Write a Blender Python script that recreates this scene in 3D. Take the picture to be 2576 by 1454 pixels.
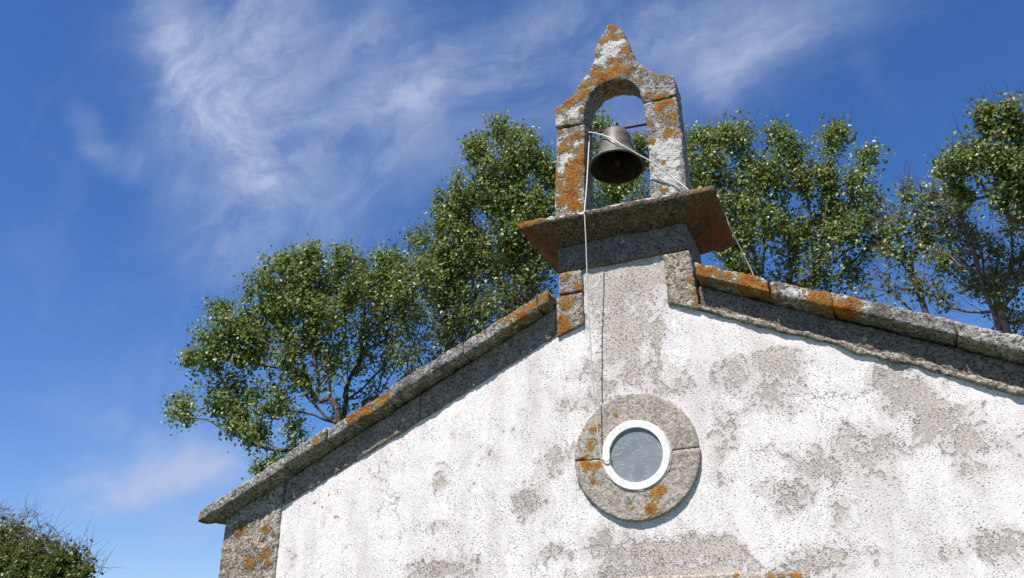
import bpy, bmesh, math, random
import numpy as np
from mathutils import Vector, noise, Matrix

for o in list(bpy.data.objects):
    bpy.data.objects.remove(o, do_unlink=True)
scene = bpy.context.scene
col = scene.collection
Z0 = 3.1                      # height of the round window's centre above the ground

# camera solved from the photograph: focal length in px of a 2575 px wide image, heading / pitch / roll, position
CF = 2114.824
HPR = (0.391411, 0.424980, -0.011750)
CX, CY, CZ = 1.5890, -6.3248, -1.4962
SKY_STRENGTH = 0.0905
SKY_AIR, SKY_DUST, SKY_OZONE = 1.0, 0.4, 3.0
SKY_HUE, SKY_SAT, SKY_VAL = 0.5, 1.25, 1.0
SKY_TINT = (0.97, 0.98, 1.2)
CLOUD_COL = (4.0, 4.6, 6.3)
CLOUD_GAIN = 0.5
# wisps: centre direction, long axis, half length, half width, strength
CLOUDS = [(-0.5937,0.5839,0.5537,0.1339,0.7502,-0.6475,0.1647,0.0875,0.34),(-0.4991,0.642,0.5821,0.2365,0.7471,-0.6212,0.183,0.1172,0.3),(-0.5244,0.6193,0.5843,0.799,0.5951,0.0863,0.165,0.1474,0.3),(-0.278,0.7248,0.6303,0.9606,0.2062,0.1865,0.1773,0.1052,0.34),(-0.0731,0.7676,0.6368,0.9862,0.1506,-0.0682,0.1954,0.075,0.3),(-0.7068,0.6697,0.2278,0.707,0.6585,0.2578,0.1082,0.094,0.3),(-0.0296,0.7806,0.6243,0.9976,0.0618,-0.03,0.1053,0.07,0.22),(-0.6064,0.495,0.6223,0.117,0.8297,-0.5459,0.059,0.0355,0.3),(-0.5988,0.5437,0.5881,0.139,0.7937,-0.5923,0.0663,0.0369,0.61),(-0.5896,0.5949,0.5463,0.1354,0.7396,-0.6593,0.0745,0.0453,0.5),(-0.6,0.6306,0.4923,-0.4052,0.291,-0.8667,0.0965,0.0664,0.43),(-0.5425,0.6391,0.5453,0.3164,0.7567,-0.5721,0.0939,0.067,0.25),(-0.5409,0.5451,0.6406,0.7983,0.5725,0.1869,0.1117,0.0693,0.36),(-0.5258,0.5822,0.6202,-0.5421,0.3325,-0.7717,0.1045,0.0553,0.29),(-0.6008,0.6598,0.4513,0.7989,0.5151,0.3104,0.0592,0.0413,0.25),(-0.401,0.6829,0.6107,0.9161,0.2986,0.2677,0.1041,0.042,0.43),(-0.3029,0.7084,0.6376,0.9525,0.247,0.178,0.1078,0.0365,0.54),(-0.205,0.7236,0.6591,0.9713,0.2333,0.046,0.1429,0.0464,0.4),(-0.0586,0.769,0.6365,0.8793,0.3417,-0.3319,0.0965,0.0453,0.29),(-0.0606,0.7974,0.6004,0.9842,0.1479,-0.0971,0.0486,0.0253,0.43),(0.0123,0.7813,0.6241,0.9998,-0.0015,-0.0179,0.068,0.0297,0.32),(0.0718,0.7803,0.6213,0.9887,0.0267,-0.1477,0.0885,0.0336,0.22),(0.0988,0.8223,0.5604,0.6686,0.3622,-0.6494,0.0351,0.0143,0.18),(-0.6956,0.5065,0.5095,0.1562,0.7988,-0.5809,0.034,0.0166,0.32),(-0.6801,0.5399,0.496,0.5662,0.8166,-0.1126,0.0397,0.0195,0.29),(-0.4508,0.7119,0.5385,0.7711,0.0067,0.6367,0.0207,0.0157,0.22),(-0.5388,0.6691,0.5118,0.6263,0.7245,-0.2879,0.0809,0.0628,0.25),(-0.7422,0.6209,0.252,0.6154,0.7804,-0.1103,0.0637,0.0209,0.21),(-0.7214,0.6675,0.1843,0.6768,0.6232,0.3919,0.0742,0.0344,0.53),(-0.6512,0.7265,0.2194,0.7507,0.574,0.3271,0.0847,0.0329,0.53),(-0.7485,0.6363,0.1869,0.2059,0.4908,-0.8466,0.0573,0.0339,0.48),(-0.7685,0.615,0.1766,0.5695,0.7833,-0.2494,0.0264,0.0162,0.43),(-0.6885,0.6886,0.2277,0.6654,0.7246,-0.1793,0.072,0.0354,0.38),(-0.6627,0.7332,0.1523,0.7452,0.6258,0.2301,0.0589,0.0293,0.29),(-0.7361,0.6554,0.169,-0.5803,-0.4825,-0.656,0.0553,0.0249,0.28),(-0.6835,0.7008,0.2044,-0.6848,-0.5185,-0.5122,0.0694,0.0216,0.31),(-0.4207,0.6816,0.5987,0.2663,-0.5381,0.7997,0.1071,0.0942,0.29),(-0.1735,0.8022,0.5713,0.9834,0.1097,0.1446,0.0574,0.0377,0.33)]

# ------------------------------------------------------------------ camera
cam_data = bpy.data.cameras.new("camera")
cam = bpy.data.objects.new("camera", cam_data)
col.objects.link(cam)
scene.camera = cam
cam_data.sensor_width = 36.0
cam_data.lens = 36.0 * CF / 2575.0
cam_data.clip_start = 0.05
cam_data.clip_end = 2000.0
_h, _p, _r = HPR
_f = Vector((-math.sin(_h) * math.cos(_p), math.cos(_h) * math.cos(_p), math.sin(_p)))
_rt = Vector((math.cos(_h), math.sin(_h), 0))
_up = _rt.cross(_f)
_rt2 = _rt * math.cos(_r) + _up * math.sin(_r)
_up2 = -_rt * math.sin(_r) + _up * math.cos(_r)
_m = Matrix((_rt2, _up2, -_f)).transposed().to_4x4()
_m.translation = Vector((CX, CY, CZ + Z0))
cam.matrix_world = _m

# ------------------------------------------------------------------ sun, sky, exposure
SUN_EL, SUN_AZ = math.radians(60.0), math.radians(193.0)
sun_dir = Vector((math.sin(SUN_AZ) * math.cos(SUN_EL), math.cos(SUN_AZ) * math.cos(SUN_EL), math.sin(SUN_EL)))
sun_data = bpy.data.lights.new("sun", 'SUN')
sun_data.energy = 5.0
sun_data.angle = math.radians(0.53)
sun_data.color = (1.0, 0.945, 0.88)
sun = bpy.data.objects.new("sun", sun_data)
col.objects.link(sun)
sun.location = (-10, -20, 30)
sun.rotation_euler = sun_dir.to_track_quat('Z', 'Y').to_euler()

scene.view_settings.view_transform = 'Standard'
scene.view_settings.look = 'None'
scene.view_settings.exposure = 0.46
scene.view_settings.gamma = 1.0
scene.view_settings.use_curve_mapping = False


class Nodes:
    """small helper for building node trees"""
    def __init__(self, nt):
        self.nt = nt

    def add(self, typ, ins=None, **props):
        n = self.nt.nodes.new(typ)
        for k, v in props.items():
            setattr(n, k, v)
        for k, v in (ins or {}).items():
            self.put(n.inputs[k], v)
        return n

    def put(self, sock, v):
        if isinstance(v, bpy.types.NodeSocket):
            self.nt.links.new(v, sock)
        else:
            sock.default_value = v

    def math(self, op, a, b=0.0, clamp=False):
        n = self.nt.nodes.new('ShaderNodeMath')
        n.operation = op
        n.use_clamp = clamp
        self.put(n.inputs[0], a)
        self.put(n.inputs[1], b)
        return n.outputs[0]

    def step(self, v, lo, hi, a=0.0, b=1.0, smooth=True):
        n = self.nt.nodes.new('ShaderNodeMapRange')
        n.interpolation_type = 'SMOOTHSTEP' if smooth else 'LINEAR'
        for i, x in enumerate((v, lo, hi, a, b)):
            self.put(n.inputs[i], x)
        return n.outputs[0]

    def mix(self, f, a, b, mode='MIX'):
        n = self.nt.nodes.new('ShaderNodeMix')
        n.data_type = 'RGBA'
        n.blend_type = mode
        n.clamp_factor = True
        self.put(n.inputs[0], f)
        for s, v in ((n.inputs[6], a), (n.inputs[7], b)):
            if isinstance(v, tuple) and len(v) == 3:
                v = (*v, 1.0)
            self.put(s, v)
        return n.outputs[2]

    def noise(self, vec, scale, detail=4.0, rough=0.55, dist=0.0):
        n = self.add('ShaderNodeTexNoise', {'Vector': vec, 'Scale': scale, 'Detail': detail, 'Roughness': rough, 'Distortion': dist})
        return n.outputs[0]

    def ramp(self, f, stops):
        n = self.nt.nodes.new('ShaderNodeValToRGB')
        e = n.color_ramp.elements
        while len(e) < len(stops):
            e.new(0.5)
        for i, (p, c) in enumerate(stops):
            e[i].position = p
            e[i].color = (*c, 1.0) if len(c) == 3 else c
        self.put(n.inputs[0], f)
        return n.outputs[0]

    def attr(self, name):
        return self.add('ShaderNodeAttribute', attribute_name=name).outputs['Fac']


def build_world():
    w = bpy.data.worlds.new("World")
    scene.world = w
    w.use_nodes = True
    nt = w.node_tree
    nt.nodes.clear()
    k = Nodes(nt)
    sky = k.add('ShaderNodeTexSky')
    sky.sky_type = 'NISHITA'
    sky.sun_disc = False
    sky.sun_elevation = SUN_EL
    sky.sun_rotation = SUN_AZ
    sky.altitude = 0.0
    sky.air_density = SKY_AIR
    sky.dust_density = SKY_DUST
    sky.ozone_density = SKY_OZONE
    hs = k.add('ShaderNodeHueSaturation', {'Hue': SKY_HUE, 'Saturation': SKY_SAT, 'Value': SKY_VAL, 'Color': sky.outputs[0]})
    d = k.add('ShaderNodeTexCoord').outputs['Generated']
    # wisps of cirrus: soft elongated patches of sky, broken up by stretched noise
    warp = k.add('ShaderNodeTexNoise', {'Vector': d, 'Scale': 3.0, 'Detail': 5.0, 'Roughness': 0.6})
    wv = k.add('ShaderNodeVectorMath', {0: warp.outputs['Color'], 1: (0.5, 0.5, 0.5)}, operation='SUBTRACT').outputs[0]
    wv = k.add('ShaderNodeVectorMath', {0: wv, 'Scale': 0.15}, operation='SCALE').outputs[0]
    dw = k.add('ShaderNodeVectorMath', {0: d, 1: wv}, operation='ADD').outputs[0]
    total = None
    for (mx, my, mz, ax, ay, az, ln, wd, amp) in CLOUDS:
        m, a = Vector((mx, my, mz)), Vector((ax, ay, az))
        b = m.cross(a)
        rot = Matrix((a, b, m)).transposed().to_euler('XYZ')
        mp = k.add('ShaderNodeMapping', {'Vector': dw, 'Location': m, 'Rotation': rot, 'Scale': (ln * 1.45, wd * 1.45, 0.6)}, vector_type='TEXTURE')
        g = k.add('ShaderNodeTexGradient', {'Vector': mp.outputs[0]}, gradient_type='SPHERICAL').outputs['Fac']
        g = k.step(g, 0.0, 0.9, 0.0, amp)
        total = g if total is None else k.math('ADD', total, g)
    st = k.add('ShaderNodeMapping', {'Vector': dw, 'Rotation': (0.3, 0.5, 0.9), 'Scale': (0.8, 3.6, 2.4)})
    n1 = k.noise(st.outputs[0], 3.5, 9.0, 0.62, 0.4)
    n2 = k.noise(dw, 9.0, 8.0, 0.65)
    nn = k.math('ADD', k.math('MULTIPLY', n1, 0.7), k.math('MULTIPLY', n2, 0.3))
    tex = k.step(nn, 0.32, 0.68, 0.20, 1.45)
    mask = k.math('MULTIPLY', total, tex)
    veil = k.step(n1, 0.45, 0.8, 0.0, 0.14)
    mask = k.math('ADD', mask, veil)
    mask = k.math('MINIMUM', k.math('MULTIPLY', mask, CLOUD_GAIN), 0.8)
    blue = k.mix(1.0, hs.outputs[0], SKY_TINT, 'MULTIPLY')
    c = k.mix(mask, blue, CLOUD_COL)
    bg = k.add('ShaderNodeBackground', {'Color': c, 'Strength': SKY_STRENGTH})
    out = k.add('ShaderNodeOutputWorld', {'Surface': bg.outputs[0]})


build_world()

# ------------------------------------------------------------------ measured data (metres; z from the window centre)
BARE = [(0.01, 1.51, 0.38, 0.36, 1.25), (-0.02, 1.04, 0.22, 0.36, 1.05), (0.05, 0.69, 0.26, 0.17, 0.8), (-0.19, 0.49, 0.16, 0.17, 0.8), (0.2, 0.97, 0.13, 0.21, 0.7), (0.33, 0.55, 0.19, 0.13, 0.6), (-0.39, 0.52, 0.1, 0.2, 0.5), (1.15, 0.57, 0.17, 0.14, 1), (1.06, 0.36, 0.17, 0.14, 0.9), (1.24, 0.43, 0.11, 0.09, 0.6), (1.89, 0.37, 0.15, 0.12, 1), (1.99, 0.21, 0.2, 0.16, 1), (2.1, 0.02, 0.19, 0.15, 1), (2.25, -0.1, 0.16, 0.11, 1), (1.65, -0.12, 0.25, 0.14, 0.9), (1.31, -0.23, 0.18, 0.12, 0.9), (1.07, -0.4, 0.16, 0.11, 0.9), (1.74, -0.32, 0.1, 0.11, 0.5), (2.28, -0.32, 0.12, 0.06, 0.8), (1.98, -0.83, 0.14, 0.07, 0.6), (2.33, -0.8, 0.13, 0.12, 0.8), (1.39, -0.56, 0.08, 0.16, 0.7), (1.27, -0.82, 0.2, 0.09, 0.7), (1.05, -0.91, 0.21, 0.08, 0.8), (0.71, 0.1, 0.09, 0.18, 0.7), (0.82, 0.55, 0.18, 0.13, 0.7), (0.63, -0.1, 0.07, 0.15, 0.6), (2.43, -0.17, 0.14, 0.08, 0.7), (0.06, -0.75, 0.38, 0.13, 1.1), (0.5, -0.74, 0.28, 0.11, 1.0), (-0.36, -0.67, 0.19, 0.13, 0.8), (-0.9, -0.28, 0.15, 0.11, 1.0), (-1.21, 0.14, 0.08, 0.08, 0.6), (-1.68, -0.06, 0.09, 0.06, 0.8), (-0.65, 0.05, 0.15, 0.13, 0.7), (-1.63, -0.77, 0.32, 0.08, 1.1), (-0.74, -0.68, 0.11, 0.07, 0.8), (-0.5, 0.49, 0.14, 0.08, 0.6), (-0.35, 0.75, 0.15, 0.12, 0.6), (0.29, -0.88, 0.5, 0.1, 1.0), (-0.18, -0.85, 0.36, 0.08, 1.0), (-3.13, -0.54, 0.06, 0.2, 0.5), (-0.39, -0.13, 0.13, 0.25, 0.5), (-1.67, -0.41, 0.11, 0.05, 0.6)]
DIRT = [(-0.9, -0.28, 0.17, 0.11, 1.2), (-1.63, -0.75, 0.35, 0.12, 1.2), (0.06, -0.75, 0.43, 0.17, 0.9), (0.74, 0.34, 0.23, 0.19, 0.7), (0.06, 0.79, 0.32, 0.41, 0.7), (1.09, 0.32, 0.28, 0.24, 0.6), (1.36, -0.23, 0.31, 0.2, 0.5), (-0.66, -0.11, 0.3, 0.29, 0.5), (-0.18, -0.85, 0.58, 0.11, 0.9), (0.0, 1.4, 0.31, 0.29, 0.6), (0.85, -0.38, 0.27, 0.17, 0.6), (1.87, -0.0, 0.25, 0.17, 0.4), (-1.78, -0.43, 0.22, 0.13, 0.4), (1.06, -0.86, 0.23, 0.13, 0.7), (1.08, 0.06, 0.22, 0.18, 0.5)]
OSPOT = [(-2.94, -0.13, 0.02, 0.02, 1), (-2.86, -0.17, 0.02, 0.02, 1), (-2.8, -0.07, 0.03, 0.02, 0.8), (-2.7, -0.06, 0.02, 0.02, 0.8), (-2.35, 0.08, 0.02, 0.01, 1), (-2.29, 0.09, 0.01, 0.01, 1), (-2.7, -0.27, 0.05, 0.02, 0.8), (-2.26, 0.0, 0.01, 0.01, 1), (-2.59, 0.1, 0.01, 0.01, 1), (-2.49, 0.04, 0.01, 0.01, 1), (-2.18, 0.22, 0.01, 0.01, 1), (-2.61, -0.21, 0.01, 0.01, 0.9), (-2.77, -0.21, 0.01, 0.01, 1), (1.19, -0.52, 0.01, 0.01, 1), (0.94, 0.08, 0.01, 0.01, 1), (-0.21, 1.06, 0.01, 0.01, 1), (0.82, -0.66, 0.01, 0.01, 1), (0.5, -0.86, 0.01, 0.01, 1)]
L_COPING = [(-0.916,-0.15,1.283,0.166,1.0),(-0.749,-0.15,1.383,0.146,1.0),(-0.621,-0.15,1.416,0.073,0.9),(-0.954,-0.15,1.216,0.093,0.8),(-2.533,-0.15,0.563,0.092,1.0),(-2.374,-0.15,0.635,0.103,1.1),(-2.216,-0.15,0.706,0.09,1.1),(-2.118,-0.15,0.748,0.048,0.8),(-2.851,-0.15,0.382,0.059,0.9),(-2.793,-0.15,0.429,0.043,0.7),(-3.255,-0.15,0.17,0.052,0.6),(-4.07,-0.15,-0.191,0.037,1.2),(-3.455,-0.15,0.189,0.023,0.5),(0.68,-0.15,1.388,0.11,1.1),(0.786,-0.15,1.35,0.093,0.9),(0.874,-0.15,1.298,0.086,1.0),(1.017,-0.15,1.22,0.119,1.2),(1.13,-0.15,1.165,0.087,1.1),(0.966,-0.15,1.298,0.076,0.9),(1.514,-0.15,1.012,0.097,1.2),(1.588,-0.15,0.95,0.082,1.1),(1.691,-0.15,0.9,0.101,1.2),(1.373,-0.15,1.12,0.029,0.9),(1.438,-0.15,1.075,0.051,0.7),(1.291,-0.15,1.052,0.071,0.5),(1.733,-0.15,0.83,0.059,0.8)]
L_QUOIN = [(-3.709,-0.02,-0.304,0.063,1.0),(-3.42,-0.02,-0.323,0.044,1.0),(-3.452,-0.02,-0.407,0.035,0.8),(-3.528,-0.02,-0.489,0.027,0.9),(-3.655,-0.02,-0.515,0.027,0.8),(-3.384,-0.02,-0.531,0.06,1.1),(-3.45,-0.02,-0.578,0.043,0.9),(-3.36,-0.02,-0.616,0.039,1.0),(-3.563,-0.02,-0.606,0.057,1.1),(-3.547,-0.02,-0.657,0.035,1.0),(-3.607,-0.02,-0.687,0.03,0.9),(-3.884,-0.02,-0.606,0.036,0.8),(-3.326,-0.02,-0.381,0.034,0.6),(-3.805,-0.02,-0.403,0.031,0.7),(-3.501,-0.02,-0.213,0.04,0.7),(-3.707,-0.02,-0.461,0.022,0.7)]
L_RING = [(-0.318,-0.05,0.236,0.052,1.0),(-0.29,-0.05,0.259,0.026,1.0),(-0.337,-0.05,0.13,0.049,0.9),(-0.404,-0.05,-0.031,0.072,1.2),(-0.45,-0.05,0.021,0.032,0.9),(-0.307,-0.05,-0.055,0.051,1.0),(-0.345,-0.05,-0.16,0.032,1.0),(-0.333,-0.05,-0.115,0.032,1.0),(-0.138,-0.05,0.338,0.022,1.0),(-0.41,-0.05,-0.154,0.033,0.7),(-0.383,-0.05,-0.263,0.064,0.5),(0.178,-0.05,-0.266,0.035,1.0),(0.144,-0.05,-0.307,0.066,1.1),(0.191,-0.05,-0.281,0.042,1.0),(0.104,-0.05,-0.42,0.054,1.2),(0.163,-0.05,-0.439,0.029,1.0),(-0.046,-0.05,-0.394,0.025,0.8),(-0.041,-0.05,-0.336,0.042,0.5),(0.322,-0.05,-0.322,0.023,0.6),(0.153,-0.05,-0.372,0.024,0.8),(-0.321,-0.05,-0.298,0.051,0.4),(-0.051,-0.05,-0.467,0.061,0.4),(-0.443,-0.05,0.179,0.033,0.6),(-0.472,-0.05,0.134,0.02,0.8)]
L_PIER = [(-0.494,-0.03,1.593,0.058,0.9),(-0.39,-0.03,1.498,0.051,1.0),(-0.519,-0.03,1.428,0.058,0.9),(-0.505,-0.03,1.332,0.051,1.0),(-0.545,-0.03,1.228,0.058,1.2),(-0.53,-0.03,1.135,0.071,1.2),(-0.45,-0.03,1.359,0.051,0.6),(-0.377,-0.03,1.383,0.028,0.6),(-0.384,-0.03,1.238,0.036,0.6),(0.558,-0.03,1.375,0.033,1.0),(0.589,-0.03,1.262,0.032,1.0),(0.607,-0.03,1.155,0.038,1.0),(0.337,-0.03,1.471,0.026,0.7),(0.395,-0.03,1.569,0.034,0.6),(-0.504,-0.03,1.826,0.053,0.7),(-0.546,-0.03,1.68,0.045,0.8),(0.631,-0.03,1.45,0.039,0.9),(-0.387,-0.03,1.166,0.036,0.7)]
L_LEDGE = [(-0.826,-0.25,2.074,0.085,1.4),(-0.731,-0.25,2.085,0.069,1.3),(-0.637,-0.25,2.096,0.053,1.1),(-0.526,-0.25,2.098,0.045,0.7),(-0.379,-0.25,2.093,0.044,0.5),(0.784,-0.25,2.043,0.052,0.95),(0.703,-0.25,2.047,0.039,0.8),(0.847,-0.25,2.027,0.026,0.9),(0.877,-0.25,1.727,0.125,0.35),(-0.754,-0.25,1.854,0.149,0.5),(-0.578,-0.25,1.589,0.145,0.6),(-0.198,-0.25,2.102,0.036,0.5)]
L_LINTEL = [(-0.257,-0.01,-0.872,0.067,1.2),(0.651,-0.01,-0.909,0.027,0.9),(0.881,-0.01,-0.904,0.059,0.9),(0.974,-0.01,-0.909,0.039,1.0),(1.053,-0.01,-0.902,0.057,1.2),(1.119,-0.01,-0.9,0.031,1.0)]
L_FRIEZE = [(-1.315,-0.01,0.754,0.022,0.9),(-1.767,-0.01,0.402,0.155,0.5),(-1.886,-0.01,0.487,0.031,0.6),(-0.647,-0.01,1.07,0.058,0.9),(-3.491,-0.01,-0.177,0.062,0.7),(-3.724,-0.01,-0.106,0.1,0.5),(-2.113,-0.01,0.658,0.032,0.5),(0.994,-0.01,0.959,0.018,0.6)]
L_BELFRY = [(0.068,0.02,4.229,0.049,1.2),(0.047,0.02,4.111,0.056,1.0),(-0.038,0.02,4.073,0.05,1.1),(0.167,0.02,4.086,0.039,1.0),(0.181,0.02,3.9,0.047,1.1),(-0.127,0.02,3.938,0.035,0.9),(0.028,0.02,3.813,0.048,0.9),(0.121,0.02,3.799,0.047,1.0),(0.213,0.02,3.785,0.034,0.9),(0.06,0.02,3.682,0.082,1.1),(0.164,0.02,3.649,0.067,0.9),(-0.033,0.02,3.68,0.062,0.8),(-0.138,0.02,3.73,0.062,1.1),(-0.09,0.02,3.634,0.048,1.1),(-0.171,0.02,3.628,0.056,0.9),(-0.254,0.02,3.59,0.056,1.0),(-0.285,0.02,3.504,0.063,1.0),(-0.423,0.02,3.467,0.063,1.1),(-0.367,0.02,3.497,0.049,1.0),(-0.522,0.02,3.401,0.043,1.2),(-0.293,0.02,3.35,0.034,0.9),(-0.292,0.02,3.226,0.027,1.1),(-0.43,0.02,3.312,0.021,0.7),(0.331,0.02,3.611,0.033,0.7),(0.464,0.02,3.521,0.052,1.0),(0.562,0.02,3.475,0.032,0.8),(0.283,0.02,3.501,0.029,0.8),(0.358,0.02,3.309,0.039,0.8),(0.455,0.02,3.264,0.058,1.1),(0.537,0.02,3.194,0.05,1.2),(0.458,0.02,3.143,0.056,1.1),(0.555,0.02,3.056,0.038,1.0),(0.462,0.02,3.046,0.031,1.0),(0.328,0.02,3.003,0.037,1.2),(0.546,0.02,2.956,0.044,1.0),(0.506,0.02,2.851,0.044,1.1),(0.565,0.02,2.834,0.031,1.1),(0.337,0.02,2.811,0.037,1.0),(0.409,0.02,2.791,0.016,1.0),(0.325,0.02,2.735,0.015,1.0),(0.433,0.02,2.565,0.024,1.1),(0.42,0.02,2.286,0.025,1.0),(0.388,0.02,2.321,0.026,0.6),(0.514,0.02,2.276,0.03,0.5),(-0.421,0.02,3.186,0.097,0.75),(-0.504,0.02,3.147,0.056,0.8),(-0.333,0.02,3.054,0.067,0.9),(-0.4,0.02,3.043,0.067,1.0),(-0.47,0.02,2.986,0.083,0.9),(-0.538,0.02,2.959,0.055,1.0),(-0.34,0.02,2.906,0.06,1.1),(-0.332,0.02,2.786,0.066,1.2),(-0.411,0.02,2.792,0.041,1.0),(-0.441,0.02,2.711,0.081,1.2),(-0.352,0.02,2.645,0.066,1.1),(-0.548,0.02,2.68,0.055,1.0),(-0.42,0.02,2.575,0.093,1.3),(-0.514,0.02,2.526,0.08,1.0),(-0.335,0.02,2.454,0.052,0.7),(-0.439,0.02,2.437,0.091,1.3),(-0.545,0.02,2.391,0.066,1.1),(-0.418,0.02,2.333,0.079,1.2),(-0.342,0.02,2.301,0.051,1.1)]
W_BELFRY = [(0.039,0.02,3.981,0.097,1.0),(0.02,0.02,4.12,0.028,0.9),(0.149,0.02,4.026,0.028,0.9),(0.219,0.02,3.871,0.02,0.8),(-0.077,0.02,3.856,0.056,0.8),(-0.247,0.02,3.732,0.049,0.8),(-0.341,0.02,3.489,0.035,0.8),(-0.388,0.02,3.331,0.063,1.1),(-0.512,0.02,3.289,0.056,1.0),(-0.463,0.02,2.82,0.055,1.2),(-0.506,0.02,2.742,0.028,1.0),(-0.363,0.02,2.987,0.025,0.8),(-0.571,0.02,2.397,0.03,1.1),(-0.5,0.02,2.545,0.027,0.9),(0.48,0.02,2.687,0.085,1.0),(0.363,0.02,2.747,0.062,1.0),(0.515,0.02,2.551,0.061,0.9),(0.401,0.02,2.483,0.073,0.7),(0.479,0.02,2.408,0.071,0.8),(0.406,0.02,2.966,0.022,0.8),(0.567,0.02,2.72,0.049,0.8),(0.469,0.02,2.301,0.071,0.6),(0.313,0.02,3.384,0.026,0.4),(-0.457,0.02,2.642,0.018,0.8),(-0.357,0.02,2.531,0.026,0.6)]
OUT = [(0.023,4.284),(0.109,4.243),(0.177,4.132),(0.201,3.992),(0.257,3.762),(0.334,3.657),(0.428,3.549),(0.526,3.502),(0.589,3.467),(0.604,3.416),(0.608,3.233),(0.612,3.01),(0.616,2.792),(0.607,2.513),(0.603,2.255)]
LEFT = [(-0.606,2.334),(-0.576,2.82),(-0.55,3.191)]
LEFT2 = [(-0.567,3.227),(-0.558,3.428),(-0.537,3.461),(-0.478,3.483),(-0.365,3.544),(-0.292,3.666),(-0.212,3.753),(-0.16,3.834),(-0.107,4.063),(-0.046,4.16),(-0.008,4.23)]
INN = [(-0.311,2.28),(-0.302,2.604),(-0.292,2.893),(-0.281,3.116)]
INN2 = [(-0.278,3.191),(-0.266,3.342),(-0.205,3.495),(-0.12,3.564),(-0.025,3.595),(0.067,3.585),(0.157,3.553),(0.231,3.486),(0.276,3.395),(0.304,3.264)]
INN3 = [(0.321,3.237),(0.31,3.023),(0.307,2.79),(0.301,2.592),(0.281,2.265)]
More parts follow.
